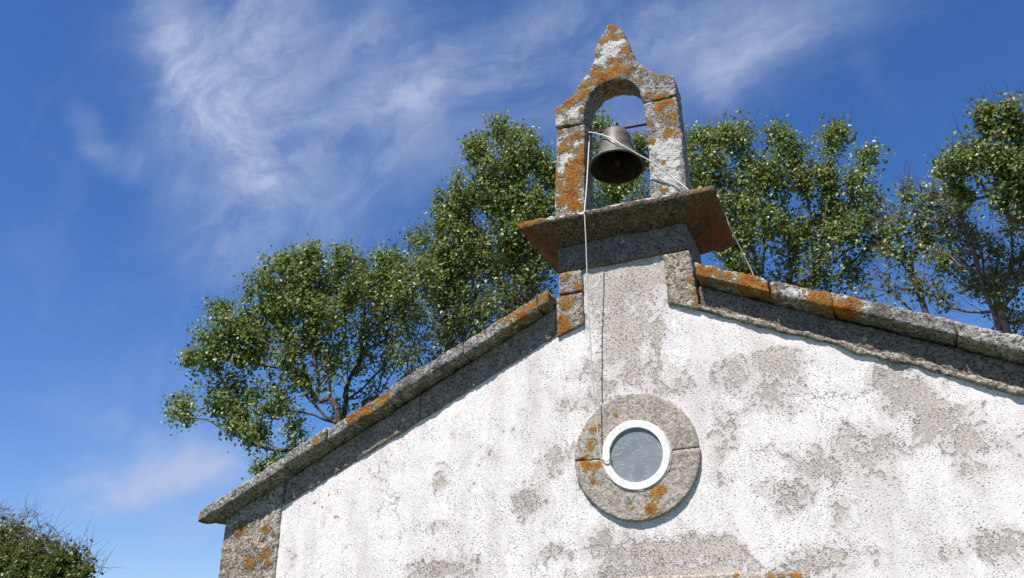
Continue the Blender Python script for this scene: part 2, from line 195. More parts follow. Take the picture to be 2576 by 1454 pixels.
TREE_BLOBS = {
 'A': [(-9.78,6.0,4.62,0.41,1),(-9.32,6.0,4.17,0.38,1),(-8.63,6.0,4.03,0.37,0.38),(-8.24,6.0,3.15,0.3,0.5),(-9.63,6.0,3.68,0.27,0.6),(-7.98,6.0,3.93,0.41,0.6),(-7.39,6.0,3.46,0.28,0.3),(-8.39,6.0,2.9,0.19,0.4),(-7.61,6.0,5.6,0.71,1),(-6.85,6.0,5.28,0.4,1),(-8.35,6.0,5.49,0.72,1),(-7.91,6.0,4.9,0.63,1),(-8.86,6.0,4.98,0.61,1),(-9.48,6.0,4.57,0.44,1),(-8.97,6.0,4.41,0.4,1),(-10.15,6.0,4.42,0.35,1),(-10.65,6.0,4.41,0.24,1),(-7.16,6.0,4.69,0.46,1),(-7.84,6.0,4.27,0.39,1),(-8.29,6.0,3.5,0.37,0.38),(-8.82,6.0,3.38,0.34,0.38),(-9.38,6.0,3.33,0.36,0.9),(-9.96,6.0,3.37,0.37,0.9),(-10.64,6.0,3.31,0.38,0.9),(-7.76,6.0,3.55,0.22,0.38),(-7.09,6.0,3.96,0.3,1),(-9.12,6.0,2.83,0.21,0.9),(-8.71,6.0,2.59,0.17,1),(-8.32,6.0,6.09,0.28,1),(-8.66,6.0,5.71,0.42,1),(-7.75,6.0,6.11,0.17,1),(-7.0,6.0,5.91,0.2,1),(-9.88,6.0,5.25,0.26,1),(-9.68,6.0,4.02,0.21,0.3)] ,
 'A2': [(-7.85,6.0,2.42,0.24,0.4),(-8.18,6.0,1.95,0.21,0.45),(-8.43,6.0,1.86,0.13,0.45),(-7.75,6.0,2.67,0.14,0.3),(-8.71,6.0,2.56,0.23,0.4),(-9.22,6.0,2.92,0.19,0.5)] ,
 'B': [(-6.72,7.5,6.35,0.38,1),(-6.62,7.5,4.3,0.43,0.25),(-6.24,7.5,3.92,0.34,0.2),(-7.11,7.5,4.81,0.45,0.6),(-6.15,7.5,6.24,0.38,1),(-6.92,7.5,6.39,0.46,1),(-7.08,7.5,5.88,0.62,1),(-7.33,7.5,5.2,0.46,0.3),(-6.32,7.5,5.74,0.6,1),(-6.65,7.5,4.91,0.63,0.3),(-7.36,7.5,4.33,0.44,0.3),(-6.95,7.5,3.77,0.36,0.3),(-7.49,7.5,3.5,0.34,0.3),(-7.75,7.5,3.29,0.25,0.3),(-6.25,7.5,4.17,0.43,0.3),(-7.71,7.5,6.45,0.39,1)] ,
 'C': [(-7.01,9.0,7.72,0.36,1),(-6.51,9.0,4.97,0.42,0.2),(-6.04,9.0,5.17,0.52,0.25),(-5.66,9.0,5.48,0.47,0.4),(-6.06,9.0,6.32,0.6,1),(-7.04,9.0,5.81,0.49,0.5),(-6.66,9.0,6.43,0.61,1),(-6.04,9.0,5.55,0.62,0.3),(-6.53,9.0,5.34,0.58,0.3),(-6.27,9.0,6.95,0.61,1),(-5.47,9.0,5.73,0.57,0.3),(-4.81,9.0,5.9,0.56,0.3),(-6.69,9.0,7.45,0.37,1),(-6.52,9.0,8.68,0.35,1),(-6.39,9.0,8.01,0.53,1),(-5.67,9.0,7.24,0.7,1),(-6.7,9.0,4.72,0.37,0.3),(-5.28,9.0,5.14,0.32,0.3)] ,
 'D': [(-6.09,9.0,8.37,0.51,1),(-5.98,9.0,7.61,0.59,1),(-6.48,9.0,7.2,0.52,0.3),(-4.34,9.0,6.0,0.46,0.35),(-5.0,9.0,5.74,0.56,0.4),(-5.38,9.0,6.58,0.58,0.3),(-4.97,9.0,10.17,0.42,1),(-4.37,9.0,9.78,0.37,1),(-5.59,9.0,9.66,0.48,1),(-4.77,9.0,9.12,0.71,1),(-4.08,9.0,9.16,0.45,1),(-5.68,9.0,8.59,0.62,1),(-4.88,9.0,8.09,0.69,1),(-4.11,9.0,8.01,0.67,1),(-4.79,9.0,7.05,0.77,1),(-4.15,9.0,6.34,0.64,0.3),(-4.22,9.0,7.13,0.57,1),(-3.71,9.0,8.74,0.48,1),(-3.48,9.0,7.36,0.64,1),(-3.26,9.0,8.11,0.56,1)] ,
 'E': [(-2.72,9.5,7.45,0.55,1),(-2.03,9.5,7.1,0.53,1),(-3.1,9.5,7.13,0.46,1),(-1.65,9.5,6.44,0.51,1),(-2.44,9.5,6.23,0.52,0.7),(-2.76,9.5,10.1,0.24,1),(-2.61,9.5,9.39,0.43,1),(-2.3,9.5,8.36,0.51,1),(-1.81,9.5,8.86,0.38,1),(-1.79,9.5,7.93,0.49,0.3),(-1.87,9.5,9.25,0.22,1),(-2.85,9.5,8.39,0.47,0.3)] ,
 'F': [(0.19,9.0,5.41,0.37,0.35),(-0.17,9.0,5.57,0.3,0.4),(-0.46,9.0,8.91,0.38,1),(0.13,9.0,8.94,0.41,1),(0.43,9.0,8.66,0.41,1),(-0.39,9.0,7.9,0.57,1),(0.3,9.0,7.63,0.59,1),(-0.26,9.0,6.92,0.55,1),(0.4,9.0,6.5,0.57,1),(0.16,9.0,5.76,0.41,0.3),(-0.09,9.0,6.25,0.39,1),(0.34,9.0,5.38,0.3,0.3),(-0.84,9.0,8.51,0.34,1),(-0.7,9.0,7.3,0.41,1),(0.81,9.0,7.88,0.39,1)] ,
 'G': [(2.23,9.5,6.52,0.36,1),(2.64,9.5,6.78,0.28,1),(2.73,9.5,5.89,0.21,1),(1.99,9.5,7.3,0.37,1),(0.9,9.5,5.06,0.36,0.3),(1.61,9.5,5.35,0.36,0.3),(2.2,9.5,5.49,0.31,0.3),(1.16,9.5,8.57,0.36,1),(1.43,9.5,8.21,0.35,1),(2.07,9.5,8.32,0.29,1),(2.36,9.5,8.44,0.14,1),(1.11,9.5,7.62,0.54,1),(1.8,9.5,7.54,0.49,1),(1.19,9.5,6.57,0.56,1),(1.89,9.5,6.69,0.47,1),(2.47,9.5,7.09,0.32,1),(2.78,9.5,7.57,0.26,1),(1.46,9.5,5.81,0.47,0.3),(0.78,9.5,5.77,0.45,0.3),(2.06,9.5,5.94,0.42,1),(2.62,9.5,6.26,0.31,1),(1.08,9.5,5.28,0.29,0.3),(0.56,9.5,5.3,0.22,0.3),(2.35,9.5,5.54,0.24,0.3),(1.59,9.5,5.27,0.25,0.3),(2.09,9.5,5.26,0.19,0.3),(0.96,9.5,4.93,0.2,0.3),(1.69,9.5,4.96,0.17,0.3)] ,
 'H': [(2.66,8.0,5.57,0.2,0.6),(2.63,8.0,5.03,0.19,0.5),(2.44,8.0,4.54,0.21,0.3),(2.11,8.0,4.27,0.17,0.3),(2.59,8.0,4.15,0.16,0.2),(3.19,8.0,6.0,0.28,1),(3.29,8.0,5.39,0.29,1),(2.89,8.0,5.44,0.25,1),(2.9,8.0,4.83,0.22,0.5),(2.6,8.0,4.89,0.18,0.4),(3.46,8.0,5.78,0.18,1),(3.27,8.0,5.13,0.2,1)] ,
 'I': [(3.52,8.0,5.76,0.21,0.6),(3.26,8.0,3.88,0.17,0.15),(3.66,8.0,5.27,0.27,1),(3.89,8.0,4.92,0.32,1),(3.53,8.0,4.62,0.29,1),(4.11,8.0,4.58,0.25,1),(4.29,8.0,4.12,0.3,1),(3.79,8.0,4.21,0.31,1),(4.26,8.0,3.5,0.27,1),(3.84,8.0,5.84,0.18,1),(3.29,8.0,4.6,0.18,1),(3.4,8.0,5.17,0.25,1),(3.9,8.0,5.52,0.22,1),(3.14,8.0,4.19,0.21,1),(4.04,8.0,4.02,0.28,1),(4.57,8.0,4.49,0.24,1),(4.55,8.0,5.0,0.22,1),(2.91,8.0,4.23,0.14,1)] ,
 'J': [(4.33,7.0,6.51,0.13,1),(4.76,7.0,6.51,0.15,1),(3.65,7.0,5.9,0.14,1),(3.75,7.0,5.39,0.17,1),(4.46,7.0,6.32,0.28,1),(4.82,7.0,6.15,0.32,1),(4.05,7.0,5.98,0.29,1),(3.75,7.0,5.68,0.25,1),(4.31,7.0,5.62,0.35,1),(4.69,7.0,5.37,0.39,1),(4.29,7.0,5.04,0.24,1),(4.68,7.0,4.88,0.26,1),(5.11,7.0,5.55,0.41,1),(5.33,7.0,6.23,0.31,1),(5.24,7.0,5.02,0.3,1)] ,
 'K': [(-12.81,4.5,0.77,0.26,1),(-12.01,4.5,0.42,0.26,1),(-11.88,4.5,0.44,0.27,1),(-12.58,4.5,0.52,0.34,1),(-12.08,4.5,0.19,0.35,1),(-11.03,4.5,0.07,0.3,1),(-12.32,4.5,0.33,0.4,1),(-11.45,4.5,0.29,0.31,1),(-10.9,4.5,0.29,0.26,1),(-12.67,4.5,0.79,0.22,1),(-13.05,4.5,0.44,0.45,1),(-11.77,4.5,0.11,0.35,1),(-10.48,4.5,0.04,0.2,1)] ,
 'L': [(-12.93,4.5,1.12,0.25,1),(-12.27,4.5,0.77,0.29,1),(-11.63,4.5,0.56,0.31,1),(-11.02,4.5,0.36,0.3,1),(-10.5,4.5,0.11,0.19,1),(-13.35,4.5,1.01,0.39,1)] ,
}
TRUNK_PATH = {
 'A': [(-6.88, 6.0, 2.46), (-7.35, 6.0, 3.0), (-7.47, 6.0, 3.39)] ,
 'A2': [(-6.96, 6.0, 2.08), (-7.52, 6.0, 2.17), (-8.23, 6.0, 2.35), (-8.71, 6.0, 2.59)] ,
 'B': [(-7.78, 7.5, 3.13), (-7.78, 7.5, 3.71), (-7.55, 7.5, 4.36)] ,
 'C': [(-6.22, 9.0, 4.65), (-6.33, 9.0, 5.41)] ,
 'D': [(-4.36, 9.0, 5.35), (-4.34, 9.0, 6.19)] ,
 'E': [(-2.35, 9.5, 7.56), (-2.31, 9.5, 8.26)] ,
 'F': [(-0.1, 9.0, 4.88), (-0.07, 9.0, 5.8)] ,
 'G': [(0.83, 9.5, 4.58), (0.87, 9.5, 5.07), (0.94, 9.5, 5.83)] ,
 'H': [(2.99, 8.0, 3.72), (2.92, 8.0, 4.45), (2.96, 8.0, 5.12)] ,
 'I': [(4.05, 8.0, 3.2), (3.96, 8.0, 3.9), (3.83, 8.0, 4.64)] ,
 'J': [(4.8, 7.0, 4.51), (4.78, 7.0, 5.28)] ,
 'K': [(-11.17, 4.5, -0.05), (-11.17, 4.5, 0.27)] ,
 'L': [(-11.34, 4.5, -0.1), (-11.29, 4.5, 0.34)] ,
}
LIMBS = {
 'A': [[(-6.92,6.0,2.54),(-7.31,6.0,2.87),(-7.48,6.0,3.12),(-7.91,6.0,3.63),(-8.36,6.0,4.17),(-8.85,6.0,4.56),(-9.42,6.0,4.8)],[(-7.46,6.0,3.08),(-7.64,6.0,3.56),(-7.81,6.0,3.92),(-8.1,6.0,4.27),(-8.28,6.0,4.75)],[(-7.39,6.0,3.1),(-7.36,6.0,3.32),(-7.47,6.0,3.87),(-7.57,6.0,4.32),(-7.6,6.0,4.78),(-7.83,6.0,5.32)],[(-7.0,6.0,2.55),(-7.45,6.0,2.76),(-7.86,6.0,2.86),(-8.44,6.0,2.96),(-9.24,6.0,3.11),(-9.97,6.0,3.33),(-10.6,6.0,3.34)],[(-7.87,6.0,3.56),(-8.31,6.0,3.75),(-8.8,6.0,3.89),(-9.31,6.0,4.1),(-9.8,6.0,4.07),(-10.26,6.0,4.28)],[(-7.24,6.0,2.09),(-7.85,6.0,2.14),(-8.5,6.0,2.28),(-9.16,6.0,2.61),(-9.68,6.0,2.86),(-10.44,6.0,2.98)],[(-7.35,6.0,3.26),(-7.08,6.0,3.55),(-7.17,6.0,4.09),(-7.14,6.0,4.56),(-7.07,6.0,5.03)],[(-8.58,6.0,2.32),(-8.95,6.0,2.75),(-9.5,6.0,2.97)]] ,
 'B': [[(-7.74,7.5,3.29),(-7.75,7.5,3.64),(-7.56,7.5,3.97),(-7.67,7.5,4.31),(-7.86,7.5,4.71)],[(-7.75,7.5,3.64),(-7.91,7.5,3.87),(-8.24,7.5,4.32)],[(-7.56,7.5,3.97),(-7.39,7.5,4.38),(-7.4,7.5,4.93),(-7.34,7.5,5.46),(-7.21,7.5,5.94)],[(-7.34,7.5,4.85),(-7.16,7.5,5.2),(-6.95,7.5,5.7),(-6.82,7.5,6.21)]] ,
 'C': [[(-6.92,9.0,4.37),(-7.37,9.0,5.15),(-7.75,9.0,5.78),(-8.18,9.0,6.19)],[(-6.83,9.0,4.44),(-7.21,9.0,5.36),(-7.41,9.0,6.05),(-7.36,9.0,6.68)],[(-6.37,9.0,5.85),(-6.66,9.0,6.57),(-7.0,9.0,7.15)],[(-5.91,9.0,5.84),(-6.05,9.0,6.35),(-6.26,9.0,6.9),(-6.42,9.0,7.73)],[(-5.71,9.0,5.74),(-5.75,9.0,6.26),(-5.72,9.0,6.89),(-5.93,9.0,7.8)]] ,
 'D': [[(-4.75,9.0,5.73),(-5.06,9.0,6.43),(-5.45,9.0,7.01),(-5.73,9.0,7.58),(-6.01,9.0,8.32)],[(-4.59,9.0,5.7),(-4.68,9.0,6.36),(-4.79,9.0,7.21),(-5.05,9.0,8.31),(-5.18,9.0,9.36),(-5.54,9.0,9.98)],[(-4.43,9.0,5.77),(-4.39,9.0,6.63),(-4.46,9.0,7.65),(-4.51,9.0,8.89),(-4.91,9.0,10.12)],[(-4.75,9.0,5.89),(-5.22,9.0,6.2),(-5.71,9.0,6.46),(-6.05,9.0,6.79)],[(-4.28,9.0,5.8),(-4.1,9.0,6.73),(-4.01,9.0,7.72),(-3.91,9.0,8.92)]] ,
 'F': [[(0.41,9.0,5.38),(0.31,9.0,6.34),(0.11,9.0,7.14),(-0.09,9.0,7.98),(-0.02,9.0,8.96)],[(0.47,9.0,5.37),(0.62,9.0,6.27),(0.61,9.0,7.18),(0.66,9.0,8.07),(0.88,9.0,8.74)],[(0.34,9.0,5.61),(-0.01,9.0,6.34),(-0.36,9.0,7.06),(-0.52,9.0,7.89)]] ,
 'G': [[(1.4,9.5,5.33),(1.46,9.5,6.15),(1.49,9.5,7.01),(1.43,9.5,7.88),(1.4,9.5,8.63)],[(1.44,9.5,5.4),(1.64,9.5,6.11),(1.9,9.5,6.99),(2.09,9.5,7.79),(2.18,9.5,8.57)],[(1.53,9.5,5.42),(1.96,9.5,5.65),(2.29,9.5,5.87),(2.54,9.5,6.25),(2.75,9.5,6.93)],[(1.47,9.5,5.61),(1.89,9.5,6.32),(2.33,9.5,6.81),(2.63,9.5,7.5)]] ,
 'H': [[(2.83,8.0,3.83),(2.82,8.0,4.36),(2.83,8.0,4.98),(2.91,8.0,5.54),(3.08,8.0,6.03),(3.17,8.0,6.38)],[(2.85,8.0,3.84),(3.14,8.0,4.21),(3.47,8.0,4.84),(3.67,8.0,5.43),(3.68,8.0,5.88)],[(2.82,8.0,4.36),(2.63,8.0,4.61),(2.47,8.0,4.7)],[(3.14,8.0,4.21),(3.34,8.0,4.44),(3.29,8.0,4.7)]] ,
 'I': [[(3.96,8.0,3.28),(3.89,8.0,3.92),(3.86,8.0,4.58),(3.82,8.0,4.99),(3.8,8.0,5.47),(3.82,8.0,6.05)],[(4.19,8.0,3.19),(4.12,8.0,3.68),(4.13,8.0,4.26),(4.11,8.0,4.71),(4.26,8.0,5.3)],[(3.92,8.0,3.86),(3.67,8.0,4.14),(3.51,8.0,4.53)],[(4.13,8.0,4.05),(4.4,8.0,4.41),(4.55,8.0,4.77)],[(3.93,8.0,3.34),(3.69,8.0,3.64),(3.45,8.0,3.79)],[(3.88,8.0,4.45),(3.88,8.0,4.91),(4.01,8.0,5.29)]] ,
 'J': [[(4.61,7.0,4.14),(4.46,7.0,4.5),(4.25,7.0,4.7),(4.09,7.0,5.0)],[(4.64,7.0,4.27),(4.54,7.0,4.89),(4.43,7.0,5.39),(4.33,7.0,5.88)],[(4.57,7.0,4.43),(4.48,7.0,4.73),(4.27,7.0,5.07),(3.9,7.0,5.52)]] ,
}

# ------------------------------------------------------------------ object helpers
def empty(name, loc=(0, 0, 0), parent=None):
    o = bpy.data.objects.new(name, None)
    o.empty_display_size = 0.3
    o.location = loc
    o.parent = parent
    col.objects.link(o)
    return o


def tag(o, label=None, cat=None, group=None, kind=None):
    if label:
        o['label'] = label
    if cat:
        o['category'] = cat
    if group:
        o['group'] = group
    if kind:
        o['kind'] = kind
    return o


def link_mesh(name, me, mat, parent=None):
    o = bpy.data.objects.new(name, me)
    if mat:
        me.materials.append(mat)
    o.parent = parent
    col.objects.link(o)
    return o


def np_mesh(name, verts, faces, smooth=False, attrs=None):
    """mesh from numpy arrays; faces is one (n, k) array or a list of such arrays"""
    me = bpy.data.meshes.new(name)
    if not isinstance(faces, list):
        faces = [faces]
    sizes = np.concatenate([np.full(len(f), f.shape[1], np.int32) for f in faces])
    loops = np.concatenate([f.ravel() for f in faces]).astype(np.int32)
    starts = np.concatenate([[0], np.cumsum(sizes)[:-1]]).astype(np.int32)
    me.vertices.add(len(verts))
    me.vertices.foreach_set('co', np.asarray(verts, np.float32).ravel())
    me.loops.add(len(loops))
    me.loops.foreach_set('vertex_index', loops)
    me.polygons.add(len(sizes))
    me.polygons.foreach_set('loop_start', starts)
    if smooth:
        me.polygons.foreach_set('use_smooth', np.ones(len(sizes), bool))
    for k, v in (attrs or {}).items():
        me.attributes.new(k, 'FLOAT', 'POINT').data.foreach_set('value', np.asarray(v, np.float32))
    me.update(calc_edges=True)
    me.validate()
    return me


def coords(me):
    a = np.empty(len(me.vertices) * 3, np.float32)
    me.vertices.foreach_get('co', a)
    return a.reshape(-1, 3)


def blob_field(P, blobs, anis=(1, 1, 1)):
    f = np.zeros(len(P), np.float32)
    for x, y, z, r, a in blobs:
        d2 = ((P[:, 0] - x) * anis[0]) ** 2 + ((P[:, 1] - y) * anis[1]) ** 2 + ((P[:, 2] - z) * anis[2]) ** 2
        f = np.maximum(f, a * np.exp(-0.7 * d2 / (r * r)))
    return f


def hull_bm(pts):
    bm = bmesh.new()
    vs = [bm.verts.new(p) for p in pts]
    bmesh.ops.convex_hull(bm, input=vs)
    return bm


def box_pts(x0, x1, y0, y1, z0, z1):
    return [(x, y, z) for x in (x0, x1) for y in (y0, y1) for z in (z0, z1)]


def prism_bm(poly, y0, y1):
    """extrude an (x, z) outline from y0 to y1"""
    bm = bmesh.new()
    a = [bm.verts.new((x, y0, z)) for x, z in poly]
    b = [bm.verts.new((x, y1, z)) for x, z in poly]
    n = len(poly)
    bm.faces.new(a)
    bm.faces.new(b[::-1])
    for i in range(n):
        bm.faces.new((a[i], b[i], b[(i + 1) % n], a[(i + 1) % n]))
    bmesh.ops.recalc_face_normals(bm, faces=bm.faces)
    return bm


def stone(name, bm, mat, parent, voxel=0.016, amp=0.007, seed=0, lichen=(), pale=(), lich_base=0.0, pale_base=0.0, anis=(1, 0.35, 1), bite=1.0, label=None, rust=()):
    """a weathered block: evenly remeshed, edges worn, faces roughened, lichen stored per point"""
    bmesh.ops.triangulate(bm, faces=[f for f in bm.faces if len(f.verts) > 4])
    me0 = bpy.data.meshes.new('raw')
    bm.to_mesh(me0)
    bm.free()
    tmp = bpy.data.objects.new('raw', me0)
    col.objects.link(tmp)
    md = tmp.modifiers.new('r', 'REMESH')
    md.mode = 'VOXEL'
    md.voxel_size = voxel
    sm = tmp.modifiers.new('s', 'SMOOTH')
    sm.factor = 0.5
    sm.iterations = 2
    dg = bpy.context.evaluated_depsgraph_get()
    me = bpy.data.meshes.new_from_object(tmp.evaluated_get(dg))
    bpy.data.objects.remove(tmp, do_unlink=True)
    bpy.data.meshes.remove(me0)
    me.name = name
    P = coords(me)
    nrm = np.empty(len(P) * 3, np.float32)
    me.vertices.foreach_get('normal', nrm)
    nrm = nrm.reshape(-1, 3)
    off = Vector((seed * 3.7, seed * 1.3, seed * 2.1))
    d = np.empty(len(P), np.float32)
    for i, p in enumerate(P):
        v = Vector(p.tolist()) + off
        d[i] = noise.noise(v * 5.0) * 1.0 + noise.noise(v * 13.0) * 0.8 * bite + noise.noise(v * 34.0) * 0.5 * bite
    P = P + nrm * (d * amp)[:, None]
    me.vertices.foreach_set('co', P.ravel())
    me.polygons.foreach_set('use_smooth', np.ones(len(me.polygons), bool))
    for nm, f in (('lichen', blob_field(P, lichen, anis) + lich_base), ('pale', blob_field(P, pale, anis) + pale_base), ('rust', blob_field(P, rust))):
        me.attributes.new(nm, 'FLOAT', 'POINT').data.foreach_set('value', f.astype(np.float32))
    me.update()
    o = link_mesh(name, me, mat, parent)
    if label:
        o['label'] = label
    return o


def tube_mesh(name, path, radius, sides=8, twist=0.0):
    P = np.array(path, float)
    T = np.gradient(P, axis=0)
    T /= np.linalg.norm(T, axis=1)[:, None]
    ref = np.array([0.3, 1.0, 0.2])
    A = np.cross(T, ref)
    A /= np.linalg.norm(A, axis=1)[:, None]
    B = np.cross(T, A)
    n = len(P)
    R = np.broadcast_to(np.asarray(radius, float), (n,))
    ang = np.linspace(0, 2 * np.pi, sides, endpoint=False)
    V = P[:, None, :] + R[:, None, None] * (np.cos(ang)[None, :, None] * A[:, None, :] + np.sin(ang)[None, :, None] * B[:, None, :])
    V = V.reshape(-1, 3)
    i, j = np.meshgrid(np.arange(n - 1), np.arange(sides), indexing='ij')
    i, j = i.ravel(), j.ravel()
    j2 = (j + 1) % sides
    F = np.stack([i * sides + j, i * sides + j2, (i + 1) * sides + j2, (i + 1) * sides + j], 1)
    caps = np.array([np.arange(sides)[::-1], (n - 1) * sides + np.arange(sides)])
    return np_mesh(name, V, [F, caps], smooth=True)


def spline(pts, n=80):
    """Catmull-Rom through the points"""
    P = np.array(pts, float)
    P = np.vstack([2 * P[0] - P[1], P, 2 * P[-1] - P[-2]])
    out = []
    m = len(P) - 3
    for t in np.linspace(0, m - 1e-6, n):
        i = int(t)
        u = t - i
        a, b, c, d = P[i:i + 4]
        out.append(0.5 * (2 * b + (c - a) * u + (2 * a - 5 * b + 4 * c - d) * u * u + (3 * b - a - 3 * c + d) * u ** 3))
    return np.array(out)


def lathe_bm(profile, seg=64):
    bm = bmesh.new()
    rings = []
    for r, z in profile:
        rings.append([bm.verts.new((r * math.cos(2 * math.pi * k / seg), r * math.sin(2 * math.pi * k / seg), z)) for k in range(seg)])
    for a, b in zip(rings[:-1], rings[1:]):
        for k in range(seg):
            bm.faces.new((a[k], a[(k + 1) % seg], b[(k + 1) % seg], b[k]))
    bm.faces.new(rings[0][::-1])
    bm.faces.new(rings[-1])
    bmesh.ops.recalc_face_normals(bm, faces=bm.faces)
    return bm


def from_bm(name, bm, mat, parent=None, smooth=True):
    me = bpy.data.meshes.new(name)
    bm.to_mesh(me)
    bm.free()
    if smooth:
        me.polygons.foreach_set('use_smooth', np.ones(len(me.polygons), bool))
    return link_mesh(name, me, mat, parent)


# ------------------------------------------------------------------ materials
def new_mat(name):
    m = bpy.data.materials.new(name)
    m.use_nodes = True
    nt = m.node_tree
    nt.nodes.clear()
    k = Nodes(nt)
    bsdf = k.add('ShaderNodeBsdfPrincipled')
    out = k.add('ShaderNodeOutputMaterial', {'Surface': bsdf.outputs[0]})
    return m, k, bsdf, out


def granite(name, warm, cool, dark=(0.055, 0.05, 0.045), light=(0.52, 0.49, 0.44), grime=0.0, lich_tint=0.0, moss=0.0, bump=0.03):
    m, k, b, out = new_mat(name)
    oc = k.add('ShaderNodeTexCoord').outputs['Object']
    macro = k.noise(oc, 2.3, 5.0, 0.6)
    base = k.mix(k.step(macro, 0.35, 0.65), warm, cool)
    vor = k.add('ShaderNodeTexVoronoi', {'Vector': oc, 'Scale': 75.0, 'Randomness': 1.0})
    cell = k.add('ShaderNodeSeparateColor', {0: vor.outputs['Color']}).outputs[0]
    gn = k.noise(oc, 48.0, 5.0, 0.7)
    gm = k.noise(oc, 21.0, 7.0, 0.72)
    g = k.math('ADD', k.math('MULTIPLY', cell, 0.30), k.math('ADD', k.math('MULTIPLY', gn, 0.45), k.math('MULTIPLY', gm, 0.40)))
    c = k.mix(k.step(g, 0.60, 0.40), base, dark)
    c = k.mix(k.step(g, 0.60, 0.76, 0.0, 0.9), c, light)
    # every block has its own tone
    oi = k.add('ShaderNodeObjectInfo').outputs['Random']
    tone = k.add('ShaderNodeHueSaturation', {'Saturation': k.step(oi, 0.0, 1.0, 0.85, 1.15, False), 'Value': k.step(oi, 0.0, 1.0, 0.86, 1.14, False), 'Color': c})
    c = tone.outputs[0]
    # rust-brown algal crust
    rv = k.math('ADD', k.attr('rust'), k.math('MULTIPLY', k.math('SUBTRACT', k.noise(oc, 10.0, 7.0, 0.7), 0.5), 2.6))
    c = k.mix(k.step(rv, 0.25, 1.0, 0.0, 0.8), c, k.mix(gn, (0.11, 0.042, 0.016), (0.29, 0.115, 0.035)))
    # weather stain in broad soft shapes
    st = k.noise(oc, 4.2, 6.0, 0.65, 0.6)
    c = k.mix(k.step(st, 0.46, 0.66, 0.0, max(0.0, 0.5 + grime)), c, (0.075, 0.064, 0.055))
    # pale crusty lichen
    pn = k.noise(oc, 17.0, 6.0, 0.65)
    pv = k.math('ADD', k.attr('pale'), k.math('MULTIPLY', k.math('SUBTRACT', pn, 0.5), 1.9))
    pm = k.step(pv, 0.50, 0.60)
    pc = k.mix(k.noise(oc, 60.0, 3.0), (0.40, 0.385, 0.35), (0.72, 0.70, 0.66))
    c = k.mix(pm, c, pc)
    # small round grey-white lichen rosettes
    v2 = k.add('ShaderNodeTexVoronoi', {'Vector': oc, 'Scale': 7.0})
    ros = k.math('ADD', v2.outputs['Distance'], k.math('MULTIPLY', k.math('SUBTRACT', pn, 0.5), 0.3))
    pick = k.add('ShaderNodeSeparateColor', {0: v2.outputs['Color']}).outputs[1]
    rm = k.math('MULTIPLY', k.step(ros, 0.15, 0.10), k.step(pick, 0.80, 0.84))
    c = k.mix(k.math('MULTIPLY', rm, 0.75), c, (0.50, 0.50, 0.44))
    # yellow-green crust
    if moss > 0:
        mn = k.noise(oc, 11.0, 6.0, 0.7)
        c = k.mix(k.step(mn, 0.60, 0.68, 0.0, moss), c, (0.36, 0.36, 0.20))
    # orange lichen
    ln = k.noise(oc, 15.0, 7.0, 0.68)
    ln2 = k.noise(oc, 42.0, 3.0, 0.6)
    lv = k.math('ADD', k.math('MULTIPLY', k.attr('lichen'), 0.80), k.math('MULTIPLY', k.math('SUBTRACT', ln, 0.5), 2.1))
    lv = k.math('ADD', lv, k.math('MULTIPLY', k.math('SUBTRACT', ln2, 0.5), 1.1))
    lm = k.step(lv, 0.47, 0.62)
    heart = k.step(lv, 0.55, 0.95)
    lf = k.noise(oc, 75.0, 4.0, 0.75)
    lt = k.math('ADD', k.math('MULTIPLY', lf, 0.75), k.math('MULTIPLY', k.noise(oc, 9.0, 4.0, 0.6), 0.45))
    lc = k.ramp(lt, [(0.43, (0.085, 0.028, 0.007)), (0.52, (0.24, 0.066, 0.009)), (0.61, (0.37, 0.118, 0.012)), (0.73, (0.40, 0.20, 0.03))])
    lc = k.mix(k.math('MULTIPLY', k.math('SUBTRACT', 1.0, heart), 0.65), lc, k.mix(lf, (0.30, 0.20, 0.05), (0.46, 0.36, 0.14)))
    if lich_tint > 0:
        lc = k.mix(lich_tint, lc, (0.42, 0.24, 0.03))
    c = k.mix(lm, c, lc)
    h = k.math('ADD', k.math('MULTIPLY', g, 0.55), k.math('MULTIPLY', k.noise(oc, 20.0, 5.0, 0.65), 0.8))
    h = k.math('ADD', h, k.math('MULTIPLY', lm, k.math('MULTIPLY', k.noise(oc, 70.0, 3.0, 0.7), 0.9)))
    bp = k.add('ShaderNodeBump', {'Strength': 1.0, 'Distance': bump, 'Height': h})
    k.put(b.inputs['Base Color'], c)
    b.inputs['Roughness'].default_value = 0.88
    b.inputs['Specular IOR Level'].default_value = 0.25
    k.put(b.inputs['Normal'], bp.outputs[0])
    return m


